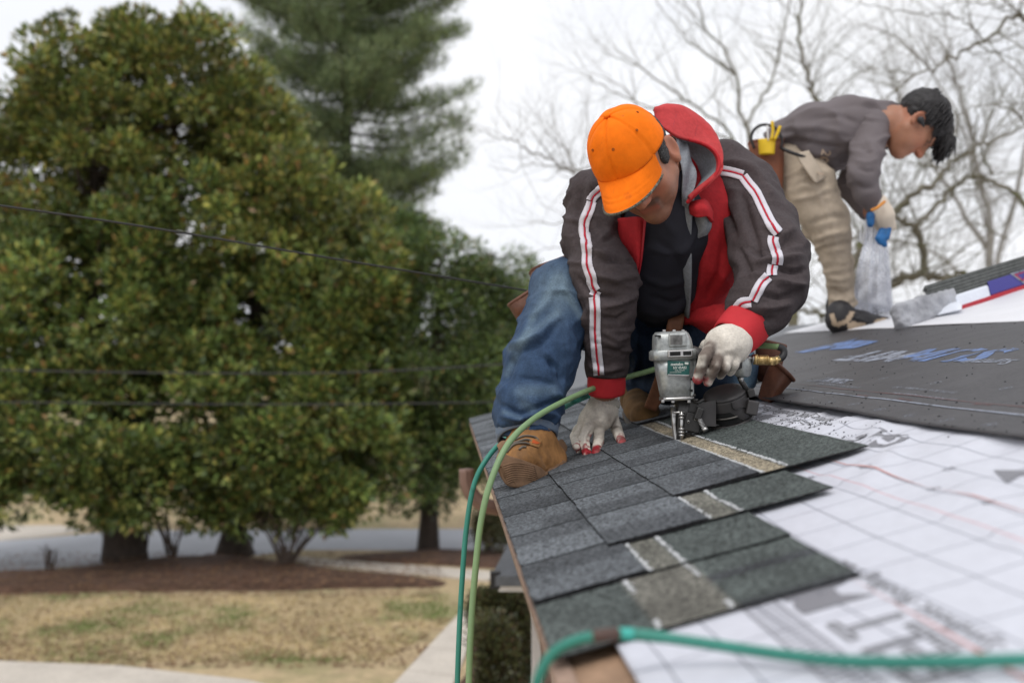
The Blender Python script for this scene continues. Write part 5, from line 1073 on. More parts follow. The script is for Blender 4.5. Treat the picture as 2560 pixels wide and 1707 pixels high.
st2 = [([(1960, 320), (2040, 318), (2120, 332)], 8, .010), ([(1975, 350), (2050, 362), (2110, 372)], 7, -.010), ([(1990, 372), (2050, 385), (2130, 400)], 7, .008), ([(2080, 270), (2150, 262), (2200, 280)], 8, -.006), ([(2090, 430), (2100, 400), (2140, 390)], 8, -.008), ([(2235, 270), (2248, 310), (2235, 350)], 7, .009), ([(2020, 300), (2100, 290), (2150, 310)], 7, -.008)]
shirt2 = blobobj('shirt', B, M_gsh, man2, .0085, st=st2, wr=[((10, 10, 16), .006, 71), ((5, 5, 9), .016, -71), ((9, 9, 14), .007, -72)])
for c_, st_ in (([(2178, 318, 3.96, 50), (2166, 380, 3.90, 42), (2156, 440, 3.85, 38), (2166, 480, 3.85, 34), (2186, 512, 3.86, 26)], [([(2130, 330), (2150, 300), (2200, 300)], 7, -.010), ([(2140, 420), (2170, 430), (2190, 425)], 6, -.008), ([(2135, 400), (2165, 408), (2195, 400)], 6, .007), ([(2130, 455), (2160, 470), (2190, 470)], 6, -.006), ([(2165, 340), (2185, 380), (2190, 410)], 7, .007), ([(2150, 370), (2180, 385)], 6, -.007)]), ([(2170, 340, 4.12, 36), (2120, 470, 4.2, 28), (2160, 525, 4.13, 22)], [])):
    blobobj('sleeve', Blob().chain(c_, .015), M_gsh, shirt2, .007, st=st_, wr=[((14, 14, 20), .004, 72), ((6, 6, 14), .011, -72)])
v, f = textmesh('2020', .05, .001); o_ = P(2056, 372, 3.86); rx, ry = norm(V(-.25, 0, -.97)), norm(V(.97, 0, -.25)); B2 = bvh(shirt2)
pts = []
for a, b in v: p = o_+rx*a+ry*b; q = proj(p); h = onto(B2, *q, .003); pts.append(h if h is not None else p)
raw('lettering', pts, f, mat('beige_print', (.42, .32, .24), .8), shirt2)
B = Blob().chain([(1975, 398, 4.06, 50), (1994, 410, 4.06, 52), (2022, 470, 4.02, 66), (2058, 540, 4.0, 56), (2080, 590, 4.0, 45), (2088, 640, 4.02, 38), (2098, 700, 4.04, 32), (2106, 758, 4.06, 34)], .03).chain([(1996, 410, 4.22, 44), (2056, 560, 4.33, 42), (2085, 650, 4.38, 30), (2098, 770, 4.42, 26)], .04)
B.box(P(2105, 792, 4.06)-V(0, 0, .1), (.12, .6, .1), np.eye(3), .001, .01, 's')
stp = [([(1970, 470), (2020, 450), (2070, 440)], 7, -.012), ([(1980, 500), (2030, 490), (2080, 470)], 7, .010), ([(2020, 560), (2070, 545), (2110, 540)], 8, -.010), ([(2035, 600), (2080, 585), (2125, 575)], 7, .012), ([(2040, 625), (2085, 615), (2125, 605)], 6, -.012), ([(2060, 690), (2100, 700), (2130, 690)], 6, .008), ([(2070, 720), (2105, 735), (2140, 715)], 6, -.010), ([(2075, 745), (2110, 755), (2142, 740)], 6, .010), ([(2040, 480), (2080, 560), (2095, 640)], 4, .005)]
pants2 = blobobj('trousers', B, M_khk, man2, .0085, st=stp, wr=[((12, 12, 12), .006, 73), ((5, 5, 9), .010, -73), ((10, 10, 16), .004, -74)])
# skin-side pocket flap, gloves
patch('pocket', [[P(1988, 384, 3.90), P(2022, 376, 3.91)], [P(2012, 420, 3.88), P(2044, 410, 3.90)], [P(2040, 458, 3.87), P(2066, 444, 3.90)]], mat('pale_canvas', (.42, .35, .275), .85, var=[(20, .1)]), pants2, 16, 8, .006)
M_g2 = mat('cream_glove', (.58, .50, .41), .9, bump=[(300, .4, .001)]); M_g2b = mat('blue_rubber', (.012, .11, .30), .5, var=[(30, .3)]); M_oc = mat('orange_band', (.60, .24, .05), .8)
B = Blob().chain([(2196, 512, 3.86, 26), (2206, 540, 3.86, 27), (2212, 562, 3.87, 23)], .02)
for c_ in ([(2222, 560, 3.87, 10), (2218, 590, 3.86, 9)], [(2230, 545, 3.88, 8), (2234, 570, 3.88, 7)]): B.chain(c_, .006)
gl2 = blobobj('glove', B, M_g2, man2, .005); gl2['label'] = 'cream glove with blue rubber palm'
B = Blob()
for c_ in ([(2206, 576, 3.85, 9), (2196, 596, 3.84, 8), (2200, 606, 3.84, 7)], [(2214, 578, 3.85, 9), (2206, 600, 3.84, 8), (2212, 612, 3.84, 7)], [(2220, 572, 3.85, 9), (2216, 594, 3.84, 8)], [(2176, 540, 3.84, 11), (2176, 560, 3.84, 9)]): B.chain(c_, .005)
blobobj('glove_grip', B, M_g2b, gl2, .005); tube('glove_band', [P(2178, 526, 3.80), P(2192, 520, 3.79), P(2212, 504, 3.80)], .006, M_oc, gl2, 6, 12)
# shoes
M_shk = mat('black_leather', (1, 1, 1), .55, attr='Col'); M_bei = mat('beige_suede', (.50, .38, .27), .85, var=[(20, .1)]); M_gum = mat('gum_sole', (.27, .12, .05), .7)
def shoe(dd, par, nm):
    def Q(x, y, d=0): return P(x+(dd*-2), y+9-dd*29, 4.02+dd*.38+d)
    B = Blob(); 
    for a, b, ra, rb in (((2098, 790), (2150, 800), 34, 32), ((2150, 800), (2215, 800), 30, 17), ((2100, 770), (2110, 800), 30, 30)): B.cap(Q(*a), Q(*b), ra*4.06/F, rb*4.06/F, .02)
    ax_ = np.stack([norm(Q(2240, 802)-Q(2080, 838)), V(0, 1, 0), norm(np.cross(norm(Q(2240, 802)-Q(2080, 838)), V(0, 1, 0)))], 1); B.box(Q(2160, 826)+ax_[:, 2]*(-.1 if ax_[2, 2] > 0 else .1), (.3, .2, .1), ax_, .001, .004, 's')
    def sc_(v, n):
        c = np.tile(np.array([.022, .02, .022]), (len(v), 1)); p = proj(v)
        for pl in ([(2118, 806), (2136, 804), (2164, 808), (2166, 836), (2122, 838)], [(2178, 812), (2188, 800), (2212, 794), (2228, 800), (2206, 806), (2190, 820)], [(2074, 786), (2084, 782), (2092, 806), (2112, 800), (2126, 778), (2138, 780), (2122, 806), (2096, 818), (2080, 812)]): c[inpoly(p, pl) & (dd == 0)] = (.42, .32, .225)
        return c
    up = blobobj(nm, B, M_shk, par, .005, col=sc_)
    mid = Q(2160, 826)+V(0, 0, -.006); sgn_ = 1
    ring = lambda h, g_: [mid+ax_[:, 0]*x+V(0, 1, 0)*y+V(0, 0, h) for x, y in [(-.130-g_, -.02), (-.125-g_, -.040-g_), (-.03, -.042-g_), (.06, -.048-g_), (.115+g_, -.030), (.130+g_, 0), (.115, .035+g_), (.06, .048+g_), (-.03, .040), (-.12, .038), (-.13-g_, .02)]]
    loft('sole', [ring(-.016, .0), ring(-.004, .004), ring(.012, .0)], M_gum, up); return up, Q
u1, Q1 = shoe(0, man2, 'shoe'); BU = bvh(u1)
for i in range(5): tube('lace', [P(2134+i*9, 784+i*4.5, 3.98), P(2142+i*9, 796+i*3.5, 3.95), P(2152+i*8, 792+i*4, 3.95)], .0035, M_blk, u1, 5, 8)
shoe(1, man2, 'shoe')
# tool pouch on his hip
tb2 = thing('tool_belt', 'brown leather hip pouch of the bending man, seen above the near shoulder', 'tool belt', P(1915, 420, 4.0))
pouch(tb2, P(1880, 352, 3.96), P(1962, 348, 3.96), P(1905, 478, 3.96), P(1955, 490, 3.96), .09, mat('red_brown_leather', (.17, .055, .025), .6, var=[(12, .35)], bump=[(60, .5, .003)]))
tube('belt', [P(1955, 372, 3.92), P(1990, 386, 3.90), P(2030, 398, 3.93)], .014, M_blk, tb2, 8, 12, True, .5)
tube('holster_hoop', [P(1886, 372, 3.94), P(1878, 345, 3.94), P(1888, 322, 3.94), P(1912, 312, 3.94), P(1940, 322, 3.94), P(1955, 350, 3.94), P(1952, 372, 3.94)], .006, M_blk, tb2, 8, 30)
kn = thing('utility_knife', 'yellow handled snips and yellow cup sticking out of the hip pouch', 'tool', P(1918, 360, 3.9)); M_yel = mat('yellow_plastic', (.72, .47, .015), .45, var=[(20, .08)])
loft('cup', [[P(x, y, 3.92)+V(math.cos(a)*w, math.sin(a)*.02, 0) for a in np.linspace(0, 2*math.pi, 17)[:-1]] for x, y, w in [(1917, 386, .028), (1917, 384, .031), (1917, 352, .034), (1917, 349, .036)]], M_yel, kn)
tube('handle', [P(1928, 350, 3.90), P(1932, 328, 3.90), P(1930, 304, 3.90)], .010, M_yel, kn, 8, 12, True, .6); tube('handle', [P(1936, 350, 3.90), P(1945, 330, 3.90), P(1950, 316, 3.90)], .011, M_yel, kn, 8, 12, True, .6)
tube('blade', [P(1920, 352, 3.90), P(1919, 330, 3.90), P(1918, 314, 3.9)], .007, M_white, kn, 6, 8, True, .4)
# clear plastic wrap he is pulling
def plast():
    m = mat('clear_plastic', (.88, .90, .96), .2, var=[(20, .06)]); b = m.node_tree.nodes['Principled BSDF']; t = m.node_tree
    tr = t.nodes.new('ShaderNodeBsdfTransparent'); mxs = t.nodes.new('ShaderNodeMixShader'); n = t.nodes.new('ShaderNodeTexNoise'); c_ = t.nodes.new('ShaderNodeTexCoord'); mp_ = t.nodes.new('ShaderNodeMapping'); mp_.inputs['Scale'].default_value = (45, 45, 3)
    r = t.nodes.new('ShaderNodeMapRange'); r.inputs['From Min'].default_value = .35; r.inputs['From Max'].default_value = .65; r.inputs['To Min'].default_value = .12; r.inputs['To Max'].default_value = .6
    t.links.new(c_.outputs['Object'], mp_.inputs[0]); t.links.new(mp_.outputs[0], n.inputs['Vector']); t.links.new(n.outputs['Fac'], r.inputs['Value']); t.links.new(r.outputs[0], mxs.inputs[0])
    t.links.new(tr.outputs[0], mxs.inputs[1]); t.links.new(b.outputs[0], mxs.inputs[2]); t.links.new(mxs.outputs[0], t.nodes['Material Output'].inputs['Surface']); return m
M_pl = plast(); pw = []
for (y, xc, w, dd) in [(545, 2186, 16, 0), (600, 2188, 26, .0), (660, 2184, 36, .0), (720, 2182, 42, .02), (765, 2182, 46, .05), (782, 2190, 44, .055)]:
    pw.append([P(xc+w*math.cos(a)*(1+.16*math.sin(7*a)), y+6*math.sin(3*a), 3.92+dd*7+.05*w/40*math.sin(a)*(1+.25*math.sin(9*a))) for a in np.linspace(0, 2*math.pi, 49)])
wrp = patch('plastic_wrap', pw, M_pl, None, 30, 120, .0008); tag(wrp, 'clear crinkled plastic wrapping hanging from the blue and cream glove', 'plastic wrap')
patch('plastic_tail', [[P(2165, 545, 3.9), P(2180, 545, 3.9)], [P(2150, 575, 3.92), P(2168, 585, 3.9)], [P(2142, 600, 3.93), P(2158, 612, 3.91)]], M_pl, wrp, 12, 6, .0008)
# ================================================================ bundle of shingles
bd = thing('shingle_bundle', 'part wrapped bundle of grey shingles with blue, white and red paper beside the bending man', 'shingle bundle', R(1.3, 1.5))
A0 = V(*RP(2248, 838)); B0 = V(*RP(2600, 722)); ux = norm(B0-A0); uy = norm((A0-CO)*V(1, 1, 0)); MB = np.stack([ux, uy, RN], 1); LB = float(np.linalg.norm(B0-A0))
def sx(x):
    t = np.linspace(0, LB, 400); return float(t[np.argmin(np.abs(proj(A0+ux*t[:, None])[:, 0]-x))])
hh = .098
def bb(nm, s0, s1, w0, w1, h0, h1, m, par=bd, bv=.004): return box(nm, A0+ux*(s0+s1)/2+uy*(w0+w1)/2+RN*((h0+h1)/2+.02), ((s1-s0)/2, (w1-w0)/2, (h1-h0)/2), MB, m, par, bv)
M_gs = mat('dull_grey_wrap', (.34, .345, .37), .35, var=[(8, .3), (25, .15)], bump=[(30, .6, .008)], stops=[(12, .58, .68, (.62, .63, .67))]); M_ww = mat('white_wrap', (.70, .73, .80), .35, var=[(10, .08)], bump=[(20, .5, .008)])
M_bw = mat('blue_wrap', (.045, .04, .24), .4); M_rw = mat('red_wrap', (.40, .015, .03), .45); M_gsh2 = mat('grey_shingle_stack', (.10, .105, .10), .85, var=[(40, .3)], bump=[(200, .5, .002)])
g0 = sx(2398); g1 = sx(2482); s0 = sx(2335)
for i in range(10): bb('shingle', s0+.004*(i % 3), LB+1.0, .012, .26, .012*i, .012*i+.0105, M_gsh2, bd, .001)
MO = np.stack([ux, np.cross(RN, ux), RN], 1); gw = Blob().box(A0+ux*g0/2+uy*.03+RN*.062, (g0/2, .022, .046), MO, .016, .01); blobobj('grey_wrapping', gw, M_gs, bd, .008, wr=[((16, 16, 40), .005, 91), ((30, 30, 60), .006, -92)]); bb('white_wrapping', g0+.002, g1, -.004, .1, -.001, .055, M_ww, bv=.008); bb('blue_wrapping', g1+.001, LB+1, -.003, .1, .014, .066, M_bw, bv=.003); bb('red_edge', g0+.01, LB+1, -.006, .1, -.003, .013, M_rw, bv=.002)
c = A0+ux*(g1+.20)-uy*.0045+RN*.064
for k, (s, m) in enumerate([(.045, M_wh), (.030, M_rw)]):
    v = [c+ux*x*s*1.6+RN*y*s*.62-uy*.001*(k+1) for x, y in [(-.9, .9), (.9, .9), (0, -1), (-.62, .70), (.62, .70), (0, -.68)]]
    raw('emblem', v, [(0, 1, 4, 3), (1, 2, 5, 4), (2, 0, 3, 5)], m, bd)
stack2 = patch('loose_wrap', [[R(1.2, 1.52, .02), R(1.05, 1.60, .03)], [R(1.28, 1.56, .05), R(1.15, 1.66, .05)], [R(1.36, 1.60, .03), R(1.26, 1.70, .02)]], M_ww, bd, 12, 8, .002)
# ================================================================ overhead cables
M_cab = mat('black_cable', (.018, .018, .02), .5)
for pts, r, lab in (([P(-300, 473, 2.9), P(0, 514, 3.0), P(400, 573, 3.15), P(800, 641, 3.3), P(1290, 722, 3.5), P(1700, 790, 3.7)], .0036, 'nearer twisted black service cable crossing the trees'), ([P(-300, 915, 9), P(0, 925, 9), P(500, 933, 9), P(900, 930, 9), P(1300, 908, 9), P(1700, 880, 9)], .0085, 'upper of the two blurred level cables low before the trees'), ([P(-300, 1002, 9), P(0, 1005, 9), P(500, 1010, 9), P(900, 1010, 9), P(1300, 1004, 9), P(1700, 996, 9)], .0075, 'lower of the two blurred level cables low before the trees')):
    o = tube('cable', pts, r, M_cab, None, 6, 60); tag(o, lab, 'cable', 'overhead cables')
# ================================================================ foliage
def leafmat(nm, rough=.38, tr=.25, bump=None):
    m = mat(nm, (1, 1, 1), rough, attr='Col', spec=.5); b = m.node_tree.nodes['Principled BSDF']; t = m.node_tree
    tl = t.nodes.new('ShaderNodeBsdfTranslucent'); ms = t.nodes.new('ShaderNodeMixShader'); ms.inputs[0].default_value = tr
    src = b.inputs['Base Color'].links[0].from_socket; t.links.new(src, tl.inputs['Color']); t.links.new(b.outputs[0], ms.inputs[1]); t.links.new(tl.outputs[0], ms.inputs[2]); t.links.new(ms.outputs[0], t.nodes['Material Output'].inputs['Surface']); return m
M_leaf = leafmat('glossy_leaf', .36, .18); M_need = leafmat('pine_needles', .55, .25); M_bark = mat('dark_bark', (.055, .042, .034), .95, var=[(8, .3)], bump=[(14, 1, .03)])
M_bark2 = mat('mossy_bark', (.185, .17, .135), .95, var=[(6, .3)], stops=[(3, .5, .65, (.12, .125, .055))]); M_bark3 = mat('grey_twig_bark', (.30, .29, .28), .95, var=[(4, .2)])
M_vine = mat('brown_brush', (.10, .075, .06), .95)
def leaves(name, cl, n, size, asp, pal, seed, m, parent, up=.35, tri=False, crad=.42, hole=None):
    """cl: (centre, outward, radius) clumps; n leaves per clump"""
    rs = np.random.RandomState(seed); C = np.repeat(np.array([c[0] for c in cl]), n, 0); O = np.repeat(np.array([c[1] for c in cl]), n, 0); Rr = np.repeat(np.array([c[2] for c in cl]), n)
    N = len(C); d = rs.normal(size=(N, 3)); d /= np.linalg.norm(d, axis=1, keepdims=True); rad = rs.uniform(.35, 1, N)**.6
    pos = C+d*(Rr*rad)[:, None]*np.array([1, 1, .8]); ax = d*.9+O*.5+rs.normal(size=(N, 3))*.45+np.array([0, 0, up]); ax /= np.linalg.norm(ax, axis=1, keepdims=True)
    sd = np.cross(ax, rs.normal(size=(N, 3))); sd /= np.linalg.norm(sd, axis=1, keepdims=True)+1e-9; L_ = size*rs.uniform(.6, 1.25, N)[:, None]; W_ = L_*asp
    nn = np.cross(ax, sd)
    if tri: v = np.stack([pos-sd*W_/2, pos+sd*W_/2, pos+ax*L_], 1); k = 3
    else: v = np.stack([pos, pos+ax*L_*.45+sd*W_/2+nn*W_*.12, pos+ax*L_, pos+ax*L_*.45-sd*W_/2+nn*W_*.12], 1); k = 4
    o = fastmesh(name, v.reshape(-1, 3), np.arange(N*k).reshape(-1, k), m, parent, False, k)
    P_ = np.array([p[0] for p in pal]); w = np.array([p[1] for p in pal], float); w /= w.sum(); ci = rs.choice(len(pal), N, p=w)
    cc = P_[ci]*rs.uniform(.65, 1.35, N)[:, None]; cln = rs.uniform(.5, 1.5, len(cl)); cc = cc*np.repeat(cln, n)[:, None]
    colattr(o, np.repeat(cc, k, 0)); return o
def clumps(lobes, n, seed, rr=(.24, .42), holes=None, hollow=.35):
    rs = np.random.RandomState(seed); out = []; vol = np.array([l[3]*l[4]*l[2]**2 for l in lobes], float); vol /= vol.sum()
    for (x, y, D_, rx, ry), w in zip(lobes, vol):
        c = P(x, y, D_); k = D_/F; r3 = np.array([rx*k, min(rx, ry)*k*.95, ry*k]); m = int(n*w)+1
        for _ in range(m):
            d = rs.normal(size=3); d /= np.linalg.norm(d); t = (hollow+(1-hollow)*rs.rand())**.55; p = c+d*r3*t*(1+.12*float(vn(d*2.3+c, 1, seed)))
            if holes and float(vn(p*holes[0], 1, seed+5)) > holes[1]: continue
            out.append((p, d, rs.uniform(*rr)))
    return out
def limbs(name, tr, cl, m, parent, n=60, r0=.12, seed=1):
    rs = random.Random(seed); parts = []
    for (pts, rad) in tr: c = crom(np.array(pts), 18); parts.append(tubegeo(c, np.interp(np.linspace(0, 1, 18), np.linspace(0, 1, len(rad)), rad), 9))
    sp = crom(np.array(tr[0][0]), 40)
    cl = [q for q in cl if q[0][2] > 3.2] or cl
    for p, d, r in rs.sample(cl, min(n, len(cl))):
        sp_ = crom(np.array(tr[rs.randrange(len(tr))][0]), 40); z = sp_[:, 2]; i = int(np.argmin(np.abs(z-(p[2]-.35*np.linalg.norm((p-sp_[20])[:2])))+.01*np.arange(40))); a = sp_[max(i, 8)]
        mid = (a+p)/2+V(0, 0, -.12*np.linalg.norm(p-a)); c = crom(np.array([a, mid, p]), 8); parts.append(tubegeo(c, np.linspace(r0*.5, .012, 8), 5))
    v, f = merge(parts); return raw(name, v, f, m, parent, True)
PAL = [((0.121, 0.181, 0.048), 5), ((0.198, 0.244, 0.063), 4), ((0.318, 0.308, 0.078), 2.0), ((0.303, 0.181, 0.064), .6), ((0.068, 0.109, 0.037), 3)]
PALo = [((0.144, 0.192, 0.051), 5), ((0.228, 0.255, 0.068), 4), ((0.333, 0.302, 0.078), 2.5), ((0.303, 0.178, 0.064), .8), ((0.076, 0.112, 0.039), 2)]
PALg = [((0.127, 0.189, 0.052), 5), ((0.215, 0.262, 0.071), 4), ((0.341, 0.327, 0.089), 1.6), ((0.297, 0.184, 0.071), .6), ((0.075, 0.112, 0.040), 3)]
def magnolia(label, base, tr, groups, seed, nl=60):
    t = thing('magnolia_tree', label, 'tree', base, 'broad glossy evergreens'); allc = []
    for i, (lob, n, pal) in enumerate(groups):
        cl = clumps(lob, n, seed+i, holes=(1.4, .34)); allc += cl; leaves('foliage', cl, 110, .165, .44, pal, seed*3+i, M_leaf, t)
    limbs('trunk', tr, allc, M_bark, t, nl, .14, seed); return t
def gb(x, y): return GP(x, y)
b1 = gb(310, 1400); D1 = b1[1]
magnolia('tall broad evergreen with olive glossy leaves and a thick forked trunk, at the left', b1, [([b1+V(-.05, 0, -.1), P(296, 1330, D1), P(268, 1240, D1), P(230, 900, D1), P(235, 500, D1), P(260, 150, D1)], [.42, .30, .24, .19, .12, .04]), ([b1+V(.12, 0, -.1), P(322, 1320, D1), P(340, 1200, D1), P(400, 800, D1+.3), P(440, 300, D1+.5)], [.34, .26, .22, .15, .04])],
    [([(215, 330, D1-.3, 215, 285), (430, 260, D1+.5, 220, 235), (80, 430, D1, 150, 220), (600, 330, D1+.8, 150, 180), (330, 110, D1, 120, 70)], 560, PALo), ([(230, 720, D1-.6, 330, 260), (20, 800, D1-.3, 200, 300), (460, 640, D1, 220, 230)], 560, PAL), ([(140, 1080, D1-1.1, 330, 190), (330, 1190, D1-1.2, 190, 130), (-60, 1130, D1-.8, 220, 190), (410, 960, D1-.9, 240, 160)], 560, PALg)], 11, 90)
b2 = gb(586, 1386); D2 = b2[1]
magnolia('broad evergreen standing right of the thick forked trunk, its dark stem flaring at the mulch', b2, [([b2+V(0, 0, -.1), P(586, 1330, D2), P(590, 1240, D2), P(620, 900, D2), P(680, 600, D2), P(700, 460, D2)], [.46, .27, .22, .18, .11, .04])],
    [([(700, 560, D2-.5, 190, 200), (650, 430, D2+.3, 170, 160), (830, 680, D2-.3, 190, 210), (960, 760, D2+.3, 90, 160)], 360, PALo), ([(720, 820, D2-.8, 250, 190), (860, 850, D2-.5, 170, 230), (560, 820, D2-.3, 170, 170)], 340, PAL), ([(680, 1080, D2-1.2, 260, 190), (850, 1080, D2-1.0, 180, 200), (560, 1190, D2-.9, 160, 120), (760, 1230, D2-1.2, 170, 90)], 420, PALg)], 21, 60)
b3 = gb(1070, 1374); D3 = b3[1]
PALd = [((0.085, 0.136, 0.047), 5), ((0.129, 0.188, 0.051), 4), ((0.187, 0.232, 0.067), 2), ((0.056, 0.087, 0.034), 3), ((0.259, 0.188, 0.067), .5)]
t3 = thing('evergreen_tree', 'dark green evergreen with a single straight trunk near the house corner', 'tree', b3)
cl = clumps([(1090, 700, D3, 130, 130), (1215, 790, D3+.6, 110, 150), (1010, 640, D3+.8, 80, 110), (1110, 920, D3-.3, 190, 170), (1050, 1130, D3-.4, 150, 150), (1190, 1060, D3, 110, 160), (1290, 700, D3+2, 40, 60), (1255, 900, D3+1, 90, 180)], 620, 31, (.3, .5), (.8, .5))
leaves('foliage', cl, 130, .12, .36, PALd, 5, M_leaf, t3); limbs('trunk', [([b3+V(0, 0, -.1), P(1072, 1300, D3), P(1076, 1180, D3), P(1090, 900, D3), P(1100, 640, D3)], [.26, .20, .18, .13, .03])], cl, M_bark, t3, 40, .1, 4)
# white pine behind
DP = 30.; bp = P(850, 1250, DP)*V(1, 1, 0); t4 = thing('pine_tree', 'tall soft-needled pine with layered drooping boughs behind the magnolias', 'tree', bp)
rs = random.Random(8); cl = []; parts = [tubegeo(crom(np.array([bp, P(852, 900, DP), P(862, 500, DP), P(872, 100, DP), P(880, -420, DP)]), 24), np.linspace(.30, .07, 24), 9)]
for i in range(165):
    y = 640-i*6+rs.uniform(-8, 8); t = P(865, y, DP); env = np.interp(y, [-400, -150, 0, 120, 260, 400, 520, 640], [60, 220, 285, 265, 285, 275, 260, 200])
    a = rs.uniform(0, 2*math.pi) if i % 3 else (0.15*rs.uniform(-1, 1) if i % 2 else math.pi+.2*rs.uniform(-1, 1))
    Ln = env*DP/F*rs.uniform(.75, 1.08); dr = V(math.cos(a), math.sin(a), 0); tip_ = t+dr*Ln+V(0, 0, Ln*rs.uniform(.10, .34)); midp = t+dr*Ln*.5+V(0, 0, -Ln*.02)
    c = crom(np.array([t, midp, tip_]), 10); parts.append(tubegeo(c, np.linspace(.055, .008, 10), 5))
    for s in np.linspace(.10, 1.0, 13):
        q = c[int(s*9)]; side = norm(np.cross(dr, V(0, 0, 1)))
        for sg in (-1, 1):
            w = (1-s*.65)*Ln*.34*rs.uniform(.4, 1.2); e = q+side*sg*w+dr*w*.7+V(0, 0, w*.32); cl.append((e, norm(dr+V(0, 0, .8)), rs.uniform(.2, .36))); cl.append(((q+e)/2, norm(dr+V(0, 0, .8)), rs.uniform(.16, .3)))
v, f = merge(parts); raw('trunk', v, f, M_bark, t4, True)
leaves('needles', cl, 34, .21, .11, [((.15, .20, .085), 5), ((.20, .25, .115), 4), ((.09, .135, .06), 3), ((.26, .27, .13), 1)], 9, M_need, t4, .7, True)
# far woods and hedges beyond the street
cl = clumps([(x, 1185+14*math.sin(x), 46+3*math.sin(x*.7), 120, 62+20*math.sin(x*1.3)) for x in range(-500, 1500, 95)], 800, 41, (.6, 1.1), (.4, .6))
o = leaves('far_woods', cl, 60, .30, .6, [((.05, .075, .025), 4), ((.09, .10, .04), 3), ((.14, .11, .06), 2)], 4, M_leaf, None); stuff(o); tag(o, 'mixed green and brown hedge of far woods across the street', 'woods')
cl = clumps([(x, 1000+40*math.sin(x*2.1), 120, 190, 190) for x in range(-900, 3600, 170)], 700, 42, (2., 3.4), (.2, .6))
o = leaves('tree_line', cl, 60, .9, .6, [((.10, .095, .075), 4), ((.07, .08, .045), 3)], 6, M_need, None); stuff(o); tag(o, 'hazy distant line of bare and green trees on the horizon', 'woods')
# shrubs
def shrub(label, lob, n, base, pal, sz=.05, seed=1, stems=9, cr=(.10, .18)):
    t = thing('shrub', label, 'shrub', base, 'leafy shrubs'); cl = clumps(lob, n, seed, cr); leaves('foliage', cl, 70, sz, .45, pal, seed, M_leaf, t)
    rs = random.Random(seed); parts = []
    for i in range(stems): p, d, r = rs.choice(cl); b_ = base+V(rs.uniform(-.06, .06), rs.uniform(-.06, .06), 0); parts.append(tubegeo(crom(np.array([b_, (b_+p)/2+V(0, 0, .08), p]), 6), np.linspace(.014, .005, 6), 5))
    v, f = merge(parts); raw('stems', v, f, M_vine, t); return t
PS = [((.075, .085, .035), 4), ((.11, .115, .045), 3), ((.10, .065, .035), 2), ((.05, .06, .03), 2)]
q = gb(1252, 1640); shrub('rounded olive shrub beneath the eave beside the walk', [(1262, 1510, 11.2, 75, 42), (1210, 1515, 11.3, 45, 30), (1268, 1640, 11.4, 60, 130)], 210, P(1255, 1560, 11.3)*V(1, 1, 0)+V(0, 0, .05), PS, .06, 51)
shrub('smaller olive shrub nearer the camera below the rounded one', [(1232, 1600, 10.4, 45, 60), (1255, 1650, 10.3, 30, 40), (1238, 1760, 10.4, 50, 110)], 170, P(1240, 1700, 10.4)*V(1, 1, 0)+V(0, 0, .05), PS, .055, 52)
q = gb(1215, 1376); shrub('twiggy brown green shrub past the dark evergreen by the street', [(1232, 1318, q[1]-.5, 52, 50), (1262, 1300, q[1]-.3, 45, 45)], 90, q, [((.07, .085, .035), 3), ((.11, .09, .05), 3)], .08, 53, 20, (.12, .25))
q = gb(1150, 1372)
def brush(label, base, n, spread, hgt, seed, lean=0.):
    t = thing('bare_shrub', label, 'shrub', base, 'leafless brush'); rs = random.Random(seed); parts = []
    for i in range(n):
        a = rs.uniform(0, 6.28); l = hgt*rs.uniform(.5, 1.1); e = base+V(math.cos(a)*spread*l+lean*l, math.sin(a)*spread*l*.6, l); m_ = (base+e)/2+V(math.cos(a)*.05, 0, l*.12); c = crom(np.array([base+V(rs.uniform(-.1, .1), 0, -.02), m_, e]), 8); parts.append(tubegeo(c, np.linspace(.022, .005, 8), 5))
        for _ in range(4): k = rs.randrange(3, 8); p = c[k]; d = norm(V(rs.uniform(-1, 1), rs.uniform(-.5, .5), rs.uniform(.2, 1)))*l*rs.uniform(.15, .35); parts.append(tubegeo(np.array([p, p+d*.5+V(0, 0, .02), p+d]), np.array([.008, .006, .003]), 4))
    v, f = merge(parts); raw('stems', v, f, M_vine, t); return t
brush('many-stemmed bare brown bush between the broad evergreen and the walkway', gb(716, 1420), 26, .75, 1.35, 3, .15)
brush('thin upright bare stems between the two magnolia trunks', gb(430, 1392), 16, .45, 1.2, 5); brush('low sprig of bare twigs left of the forked trunk', gb(126, 1424), 10, .3, .4, 6)
brush('slender dark sapling stems just right of the forked trunk', gb(362, 1394), 6, .12, 1.6, 7)
